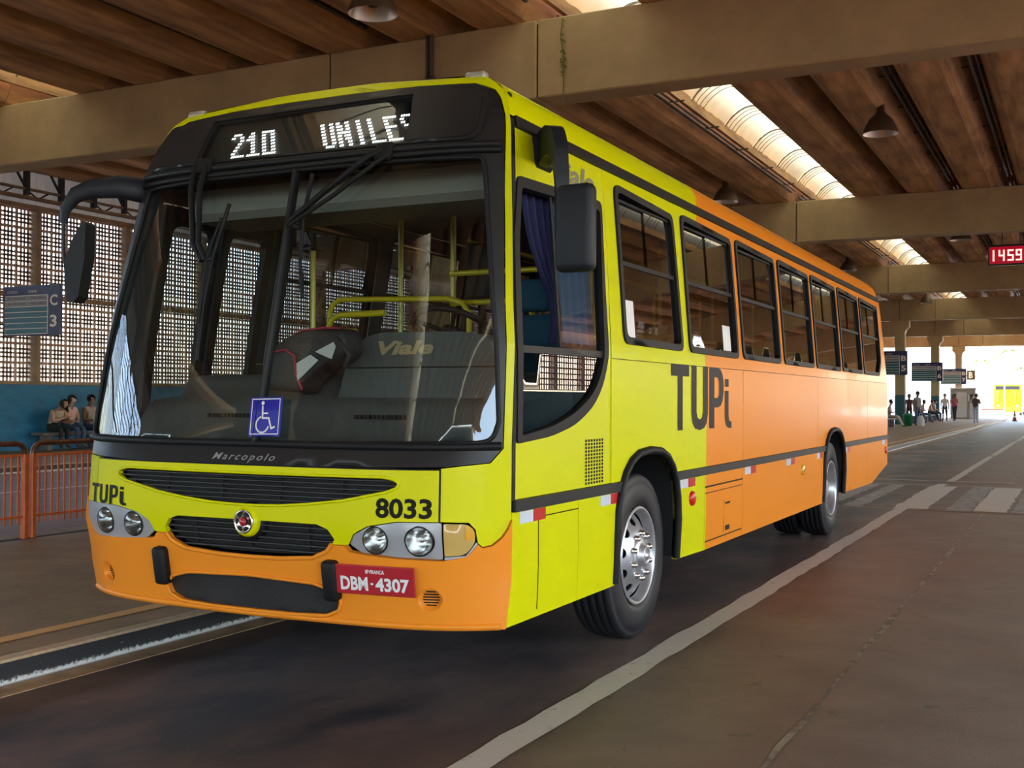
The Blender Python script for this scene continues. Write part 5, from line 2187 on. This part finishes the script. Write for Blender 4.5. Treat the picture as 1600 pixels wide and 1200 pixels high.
# ================================================================== people, small things, the street beyond
SKINS = [pmat('skin_tan', (0.34, 0.19, 0.125), 0.55), pmat('skin_brown', (0.20, 0.105, 0.065), 0.55), pmat('skin_fair', (0.46, 0.29, 0.21), 0.55)]
CL = {
    'beige': pmat('cloth_beige', (0.46, 0.39, 0.30), 0.85, var=.15, scale=9), 'plaid': pmat('cloth_plaid', (0.48, 0.22, 0.17), 0.85, var=.5, scale=22, var2=(.5, .42, .38)),
    'print': pmat('cloth_print', (0.40, 0.34, 0.29), 0.85, var=.4, scale=16), 'jeans': pmat('cloth_jeans', (0.045, 0.07, 0.14), 0.85, var=.25, scale=9),
    'dark': pmat('cloth_dark', (0.018, 0.018, 0.022), 0.85), 'brown': pmat('cloth_brown', (0.085, 0.045, 0.030), 0.85, var=.2, scale=9), 'lightjeans': pmat('cloth_light_jeans', (0.36, 0.42, 0.52), 0.85),
    'red': pmat('cloth_red', (0.55, 0.035, 0.07), 0.85), 'grey': pmat('cloth_grey', (0.22, 0.23, 0.25), 0.85), 'white': pmat('cloth_white', (0.62, 0.60, 0.57), 0.85), 'peach': pmat('cloth_peach', (0.55, 0.22, 0.14), 0.85),
}
M['hair'] = pmat('dark_hair', (0.010, 0.008, 0.007), 0.5, var=.3, scale=40)
M['mask'] = pmat('face_mask', (0.62, 0.50, 0.50), 0.8)
M['eye'] = pmat('eye_dark', (0.02, 0.015, 0.012), 0.3)
M['shoe'] = pmat('shoe', (0.05, 0.045, 0.04), 0.6)


def make_person(label, loc, rotz, seated, shirt, pants, skin=0, hair='short', lean=0.0, headdown=0.0, mask=False, arms='down', short=False, seat=0.45, group=None, scale=1.0, legs=0.0):
    """one continuous skinned body (joints as vertices, a radius each) with hair and face as its own parts; faces local -y"""
    V, E_, R_, K = [], [], [], []

    def v(p, r, k, par=None):
        V.append(Vector(p))
        R_.append(r if isinstance(r, tuple) else (r, r))
        K.append(k)
        if par is not None:
            E_.append((par, len(V) - 1))
        return len(V) - 1
    hz = (seat + .10) if seated else .93
    L_ = lambda z, y=0.0: (y - lean * (z - hz) * .8, z)

    def tp(x, y, z):
        return (x, y - lean * (z - hz) * .85, z - (lean ** 2) * (z - hz) * .3)
    pel = v((0, 0, hz), (.165, .125), 'p')
    sp = v(tp(0, 0, hz + .17), (.155, .118), 's', pel)
    ch = v(tp(0, .0, hz + .36), (.178, .122), 's', sp)
    nb = v(tp(0, .01, hz + .50), (.075, .07), 's', ch)
    nk = v(tp(0, -.005 - headdown * .03, hz + .555), .052, 'k', nb)
    hp = Vector(tp(0, -.02 - headdown * .10, hz + .625 - headdown * .02))
    h1 = v(hp, (.072, .080), 'k', nk)
    hd = Vector((0, -math.sin(headdown * .8), math.cos(headdown * .8)))
    h2 = v(hp + hd * .075, (.082, .098), 'k', h1)
    h3 = v(hp + hd * .145, (.060, .070), 'k', h2)
    hc = hp + hd * .075
    for s in (-1, 1):
        sh = v(tp(s * .178, .0, hz + .455), .068, 's', ch)
        S = Vector(tp(s * .178, 0, hz + .455))
        if arms == 'down':
            el, wr = S + Vector((s * .055, .03, -.28)), S + Vector((s * .06, -.05, -.53))
        elif arms == 'lap':
            el, wr = S + Vector((s * .07, -.04, -.27)), Vector((s * .09, -.26, hz + .15))
        elif arms == 'phone':
            el, wr = S + Vector((s * .06, -.10, -.25)), Vector((s * .06, S.y - .30, hz + .26))
        else:
            el, wr = S + Vector((s * .10, -.05, -.22)), S + Vector((s * -.02, -.22, -.10))
        e1 = v(el, .045, 'k' if short else 's', sh)
        w1 = v(wr, .029, 'k', e1)
        d = (wr - el).normalized()
        side = Vector((1, 0, 0)) if abs(d.x) < .8 else Vector((0, 1, 0))
        pm = v(wr + d * .055, (.036, .022), 'k', w1)
        for q in range(4):
            o = side * ((q - 1.5) * .019)
            ln = (.062, .074, .070, .055)[q]
            b0 = v(wr + d * .095 + o, .0095, 'k', pm)
            curl = Vector((0, -.012, -.006)) if arms == 'down' else Vector((0, .01, -.018))
            v(wr + d * (.095 + ln) + o * 1.1 + curl, .008, 'k', b0)
        t0 = v(wr + d * .045 - side * (s * .036), .0105, 'k', w1)
        v(wr + d * .085 - side * (s * .050) + Vector((0, -.015, 0)), .009, 'k', t0)
        if seated:
            hip = v((s * .09, -.03, hz - .02), .098, 'p', pel)
            kn = v((s * (.10 + legs * .3), -.44, hz - .03), .068, 'p', hip)
            an = v((s * (.10 + legs * .3), -.42 - legs, .09), .045, 'p', kn)
            v((s * (.11 + legs * .3), -.55 - legs, .045), (.045, .035), 'f', an)
        else:
            hip = v((s * .09, .0, .88), .10, 'p', pel)
            kn = v((s * .105, -.02 - legs * s, .50), .066, 'p', hip)
            an = v((s * .11, .02 - legs * s * 1.4, .095), .044, 'p', kn)
            v((s * .125, -.13 - legs * s * 1.4, .045), (.045, .035), 'f', an)
    bm = bmesh.new()
    lay = bm.verts.layers.skin.verify()
    bvs = []
    for p, r in zip(V, R_):
        q = bm.verts.new(p)
        q[lay].radius = r
        bvs.append(q)
    bvs[0][lay].use_root = True
    for a, b in E_:
        bm.edges.new((bvs[a], bvs[b]))
    me0 = bpy.data.meshes.new('person_skeleton')
    bm.to_mesh(me0)
    bm.free()
    o0 = bpy.data.objects.new('person_skeleton', me0)
    COL.objects.link(o0)
    sk = o0.modifiers.new('skin', 'SKIN')
    sk.use_smooth_shade = True
    ss = o0.modifiers.new('sub', 'SUBSURF')
    ss.levels = ss.render_levels = 1
    dg = bpy.context.evaluated_depsgraph_get()
    me = bpy.data.meshes.new_from_object(o0.evaluated_get(dg))
    bpy.data.objects.remove(o0)
    bpy.data.meshes.remove(me0)
    me.name = 'person'
    me.materials.clear()
    for m_ in (CL[shirt], CL[pants], SKINS[skin], M['shoe']):
        me.materials.append(m_)
    idx = {'s': 0, 'p': 1, 'k': 2, 'f': 3}
    segs = [(V[a], V[b], K[b]) for a, b in E_]
    for f in me.polygons:
        c = f.center
        best = None
        for a, b, k in segs:
            ab = b - a
            t = max(0, min(1, (c - a).dot(ab) / ab.length_squared))
            dd = (c - a - ab * t).length
            if best is None or dd < best[0]:
                best = (dd, k)
        f.material_index = idx[best[1]]
        f.use_smooth = True
    o = bpy.data.objects.new('person', me)
    COL.objects.link(o)
    o.location = loc
    o.rotation_euler = (0, 0, rotz)
    o.scale = (scale, scale, scale)
    tag(o, label, 'person', group)
    # hair cap
    mb = MB()
    vs_, fs_ = [], []
    NU, NV = 14, 9
    HR = Matrix.Rotation(-headdown * .8, 3, 'X') if headdown else Matrix.Identity(3)
    for i in range(NV + 1):
        ph = PI * (i / NV) * (.66 if hair == 'short' else .95)
        for j in range(NU + 1):
            # sweep round the back, leaving the face open
            th = PI / 2 + (j / NU - .5) * 2 * (PI * .72 if i > 3 else PI)
            r = .113 if i < 7 else .108
            p = Vector((r * .92 * math.sin(ph) * math.cos(th), .012 + r * 1.06 * math.sin(ph) * math.sin(th), .022 + r * 1.08 * math.cos(ph)))
            if hair == 'long' and i >= 7:
                p.z -= .05 * (i - 6)
                p.y = max(p.y, .05)
            vs_.append(HR @ p + hc)
    for i in range(NV):
        for j in range(NU):
            a = i * (NU + 1) + j
            fs_.append((a, a + 1, a + NU + 2, a + NU + 1))
    mb.add(vs_, fs_, 0, True)
    hob = mb.build('hair', M['hair'], o)
    # face: eyes, nose, mouth or a mask, ears
    mb = MB()
    g = lambda x, y, z: HR @ Vector((x, y, z)) + hc
    for s in (-1, 1):
        mb.add([g(s * .030 + q * .011 * w_, -.094, .004 + q2 * .006) for q, q2, w_ in ((-1, 0, 1), (0, -1, 1), (1, 0, 1), (0, 1, 1))], [(0, 1, 2, 3)], 1)
        mb.add([g(s * .085, .0, .01), g(s * .100, .012, .02), g(s * .098, .016, -.012), g(s * .086, .0, -.03)], [(0, 1, 2, 3), (3, 2, 1, 0)], 0)
    if mask:
        mb.add([g(-.062, -.070, -.012), g(0, -.112, -.006), g(.062, -.070, -.012), g(.055, -.065, -.062), g(0, -.095, -.078), g(-.055, -.065, -.062)], [(0, 5, 4, 1), (1, 4, 3, 2)], 2)
    else:
        mb.add([g(0, -.094, .006), g(-.013, -.092, -.030), g(.013, -.092, -.030), g(0, -.114, -.026)], [(0, 1, 3), (0, 3, 2), (1, 2, 3)], 0)
        mb.add([g(-.022, -.090, -.050), g(0, -.097, -.056), g(.022, -.090, -.050), g(0, -.096, -.047)], [(0, 1, 2, 3)], 3)
    mb.build('face', [SKINS[skin], M['eye'], M['mask'], CL['peach']], o)
    return o


Q = PI / 2
# three people on the bench at the blue wall
G1 = 'people waiting on the wall bench'
make_person('seated woman in beige top bending over her phone by blue wall', (-19.66, 15.93, 0.15), Q, True, 'beige', 'dark', 2, 'long', .55, .9, False, 'phone', True, seat=.44, group=G1)
make_person('seated woman in pink plaid shirt and mask by blue wall', (-19.66, 16.45, 0.15), Q, True, 'plaid', 'jeans', 2, 'long', .12, .25, True, 'lap', True, seat=.46, group=G1)
make_person('bearded man in printed shirt holding a white bag by blue wall', (-19.66, 17.12, 0.15), Q, True, 'print', 'jeans', 1, 'short', .10, .1, False, 'lap', True, seat=.46, group=G1)
# a white carrier bag and a brown handbag
def soft_bag(name, label, loc, sx, sy, sz, m_, cat='bag', handle=True):
    e = empty(name, loc, label=label, cat=cat)
    mb = MB()
    mb.lathe([(.0, 0), (.42, .0), (.52, .12), (.50, .5), (.40, .82), (.24, .98), (.0, 1.0)], 14, Matrix.Diagonal((sx, sy, sz, 1)))
    mb.build('bag_body', m_, e)
    if handle:
        mb = MB()
        mb.tube([(-sx * .22, 0, sz * .9), (-sx * .18, 0, sz * 1.18), (0, 0, sz * 1.28), (sx * .18, 0, sz * 1.18), (sx * .22, 0, sz * .9)], .010, 6)
        mb.build('handle', m_, e)
    return e


M['brown_leather'] = pmat('brown_leather', (0.14, 0.065, 0.03), 0.5)
soft_bag('carrier_bag', 'white carrier bag on the lap of the bearded man', (-19.13, 16.98, 0.80), .34, .26, .34, CL['white'], handle=False)
soft_bag('handbag', 'brown handbag on the lap of the woman in beige', (-19.17, 15.96, 0.805), .15, .28, .09, M['brown_leather'], handle=False)

# far end of the platform
bm_ = MB()
bm_.rbox(-5.12, 52.5, .50, -4.66, 55.5, .57, .015)
for y in (53, 55):
    bm_.rbox(-5.05, y - .06, .13, -4.75, y + .06, .50, .01)
tag(bm_.build('platform_bench', M['bench']), 'concrete platform bench just behind the rear corner of the bus', 'bench')
bm_ = MB()
bm_.rbox(-5.12, 63.2, .50, -4.66, 74.5, .57, .015)
for y in (64, 66.5, 69, 71.5, 74):
    bm_.rbox(-5.05, y - .06, .13, -4.75, y + .06, .50, .01)
tag(bm_.build('platform_bench', M['bench']), 'long concrete platform bench under the waiting group between two columns', 'bench')
G2 = 'people waiting far down the platform'
mp = make_person
mp('person seated with one leg stretched out beside the rear of the bus', (-4.85, 53.9, .13), Q, True, 'white', 'beige', 0, 'short', .15, .2, False, 'lap', True, .46, G2, legs=.25)
mp('person standing in dark red top behind the green bin', (-4.75, 60.6, .13), .3, False, 'brown', 'dark', 1, 'long', 0, 0, False, 'down', True, .46, G2, .96)
mp('person standing in grey top and jeans beside the green bin', (-3.95, 57.5, .13), .9, False, 'grey', 'jeans', 1, 'short', 0, .1, False, 'down', True, .46, G2, 1.03)
mp('person seated in pale top nearest the green bin', (-4.85, 64.3, .13), Q, True, 'white', 'jeans', 0, 'short', .2, .1, False, 'lap', True, .46, G2)
mp('person seated in dark top in middle of the waiting group', (-4.85, 66.7, .13), Q, True, 'dark', 'jeans', 0, 'long', .25, .2, False, 'lap', True, .46, G2, legs=.15)
mp('person seated in peach top leaning forward on the far bench', (-4.85, 70.3, .13), Q, True, 'peach', 'dark', 2, 'short', .35, .2, False, 'lap', True, .46, G2, legs=.2)
mp('person seated in white top at the far end of the bench', (-4.85, 73.0, .13), Q, True, 'white', 'jeans', 0, 'short', .15, .1, True, 'lap', True, .46, G2)
mp('person standing in white top and dark trousers before the teal column', (-4.03, 71.6, .13), .2, False, 'white', 'dark', 0, 'short', 0, .1, False, 'down', True, .46, G2)
mp('person standing in red top with folded arms by the white kiosk', (-3.72, 74.5, .13), -.5, False, 'red', 'dark', 0, 'long', 0, .2, False, 'fold', True, .46, G2, legs=.08)
mp('person in brown jacket and light jeans standing alone near the kerb', (-1.98, 68.4, .13), 2.8, False, 'brown', 'lightjeans', 1, 'short', .05, .35, False, 'phone', False, .46, G2, legs=.05)
mp('person half hidden behind the grey cabinet', (-3.55, 85.6, .13), .1, False, 'grey', 'dark', 1, 'short', 0, 0, False, 'down', True, .46, G2)
soft_bag('shopping_bag', 'white shopping bag standing beside the person in grey', (-3.72, 57.0, .13), .36, .26, .55, CL['white'])
# green bin
e = empty('litter_bin', (-4.38, 57.2, .13), label='green litter bin at the foot of the nearest teal column', cat='bin')
MB().lathe([(.0, 0), (.20, 0), (.23, .52), (.245, .54), (.245, .57), (.0, .57)], 16).build('body', M['green_plastic'], e)
MB().lathe([(.25, .57), (.24, .61), (.12, .66), (.0, .67)], 16).build('lid', M['green_plastic'], e)
# kiosk and cabinet
e = empty('kiosk', (-5.1, 86.0, .13), label='white ticket kiosk with grey door beyond the standing people', cat='kiosk')
MB().rbox(0, 0, 0, 1.75, 1.6, 2.15, .04).build('cabin', M['grey_paint'], e)
MB().rbox(-.06, -.08, 2.15, 1.81, 1.68, 2.28, .04).build('roof', M['white_paint'], e)
MB().rbox(.45, -.02, .06, 1.15, 0, 1.95, .01).build('door', M['white_paint'], e)
MB().box(.12, -.012, 1.1, .40, 0, 1.8).build('pane', M['glass_cab'], e)
MB().box(1.25, -.012, 1.1, 1.62, 0, 1.8).build('pane', M['glass_cab'], e)
e = empty('cabinet', (-3.30, 84.2, .13), label='pale grey waist-high cabinet right of the kiosk', cat='cabinet')
MB().rbox(-.30, 0, 0, .30, .5, 1.15, .02).build('body', M['white_paint'], e)
MB().rbox(-.34, -.04, 1.15, .34, .54, 1.42, .02).build('top_box', M['grey_paint'], e)
# cone on the road
e = empty('traffic_cone', (-.62, 84.5, 0), label='dark orange traffic cone on the road at the far end', cat='cone')
M['cone'] = pmat('cone_orange', (0.34, 0.06, 0.015), 0.5)
MB().rbox(-.2, -.2, 0, .2, .2, .04, .01).build('base', M['black_case'], e)
MB().lathe([(.15, .04), (.035, .74), (.0, .75)], 16).build('body', M['cone'], e)
MB().lathe([(.118, .26), (.094, .40)], 16).build('band', M['white'], e)

# a weed growing out of the near beam
e = empty('hanging_weed', (-3.12, 10.47, 7.03), label='thin green weed trailing down the face of the near beam', cat='plant')
M['leaf'] = pmat('weed_leaf', (0.10, 0.13, 0.02), 0.7)
mb = MB()
mb.tube([(0, 0, 0), (-.02, -.02, -.25), (.02, -.02, -.5), (.03, -.02, -.82), (.02, -.02, -1.35)], .006, 5)
mb.build('stem', M['leaf'], e)
mb = MB()
for i in range(26):
    z = -random.choice([.02, .08, .2, .3, .45, .58, .62, .66, .7, .74, .78]) - random.uniform(0, .06)
    a = random.uniform(-.9, .9)
    L_ = random.uniform(.03, .075)
    x0_ = random.uniform(-.03, .05)
    mb.add([(x0_, -.022, z), (x0_ + L_ * .5 * math.cos(a) + .01, -.04, z - L_ * .3), (x0_ + L_ * math.cos(a), -.05, z - L_ * .9), (x0_ + L_ * .3 * math.cos(a) - .015, -.035, z - L_ * .5)], [(0, 1, 2, 3)])
o = mb.build('leaves', M['leaf'], e)
o['kind'] = 'stuff'

# ------------------------------------------------------------------ the street beyond the hall
M['sun_wall'] = pmat('sunlit_white_wall', (0.78, 0.76, 0.72), 0.8)
M['red_wall'] = pmat('red_band', (0.45, 0.06, 0.04), 0.7)
M['pale_ground'] = pmat('pale_ground', (0.62, 0.60, 0.56), 0.9)
M['palm'] = pmat('palm_leaf', (0.22, 0.27, 0.10), 0.7)
M['trunk'] = pmat('palm_trunk', (0.36, 0.30, 0.23), 0.9)
MB().box(-90, 98.5, -0.02, 90, 258, 0.012).build('floor_outside', M['pale_ground'], kind='structure')
wlo = empty('street_wall', (-40, 128, 0), label='long white boundary wall beyond the end of the hall', cat='wall')
MB().rbox(0, 0, 0, 33, .3, 3.4, .02).build('panel', M['sun_wall'], wlo)
MB().rbox(-.1, -.08, 3.4, 33.1, .38, 3.6, .02).build('coping', M['sun_wall'], wlo)
lw_ = empty('low_wall', (-5.6, 108, 0), label='low white wall with a red top rail at the hall exit', cat='wall')
MB().rbox(0, 0, 0, 3.0, .25, .55, .01).build('panel', M['sun_wall'], lw_)
MB().rbox(-.05, -.06, .55, 3.05, .31, .72, .01).build('rail', M['red_wall'], lw_)
for x, y, lab in ((-4.55, 107.0, 'thin pole in front of the low wall'), (-2.55, 107.0, 'thin pole in front of the distant yellow bus')):
    e = empty('street_pole', (x, y, 0), label=lab, cat='pole', group='thin poles at the hall exit')
    MB().tube([(0, 0, 0), (0, 0, 3.6)], .05, 8).build('shaft', M['grey_paint'], e)
    MB().rbox(-.12, -.12, 0, .12, .12, .05, .01).build('base_plate', M['grey_paint'], e)
# distant yellow bus
e = empty('city_bus', (-2.75, 116, 0), label='distant yellow bus facing the hall in full sun', cat='bus')
MB().rbox(-1.25, 0, .35, 1.25, 11, 3.05, .14, seg=2).build('body', M['yellow'], e)
MB().rbox(-1.27, -.06, .32, 1.27, .3, .82, .06).build('bumper', M['orange'], e)
MB().rbox(-1.10, -.03, 1.25, 1.10, .05, 2.45, .06).build('windshield', M['glass_cab'], e)
MB().rbox(-1.12, -.02, 2.5, 1.12, .05, 2.92, .04).build('destination_panel', M['surround'], e)
for s in (-1, 1):
    MB().lathe([(0, .03), (.10, .02), (.12, 0)], 14, T(s * .85, -.06, .95) @ Rx(PI / 2)).build('headlamp', M['clear'], e)
    for y in (2.2, 8.2):
        MB().lathe([(0, .14), (.28, .14), (.30, .12), (.46, .14), (.5, .10), (.5, -.12), (0, -.12)], 20, T(s * 1.08, y, .5) @ Ry(s * PI / 2)).build('wheel', M['tyre'], e)


def palm(x, y, h, lab):
    e = empty('palm_tree', (x, y, 0), label=lab, cat='tree', group='palms beyond the hall exit')
    mb = MB()
    mb.tube([(0, 0, 0), (.1, 0, h * .5), (.05, 0, h)], [.22, .16, .14], 10)
    mb.build('trunk', M['trunk'], e)
    for k in range(18):
        a = 2 * PI * k / 18 + random.uniform(-.1, .1)
        L_ = random.uniform(2.4, 3.2)
        up_ = random.uniform(.1, 1.1)
        mb = MB()
        pts = []
        for i in range(8):
            t = i / 7
            r = L_ * t
            pts.append(Vector((.05 + r * math.cos(a), r * math.sin(a), h + up_ * 1.6 * t - 2.4 * t * t)))
        mb.tube(pts, [.04 - .004 * i for i in range(8)], 4)
        sd_ = Vector((-math.sin(a), math.cos(a), 0))
        for i in range(1, 8):
            for s in (-1, 1):
                p = pts[i]
                d = (pts[i] - pts[i - 1]).normalized()
                w_ = .65 * (1 - .6 * i / 8)
                mb.add([p, p - d * .28, p + sd_ * (s * w_) + d * .25 + Vector((0, 0, -.25))], [(0, 1, 2), (2, 1, 0)])
        mb.build('frond', M['palm'], e)


palm(-7.6, 150, 6.5, 'palm tree left of the distant yellow bus')
palm(-5.0, 163, 8.2, 'tallest palm above the distant yellow bus')
palm(-1.9, 141, 5.2, 'short palm behind the distant yellow bus')
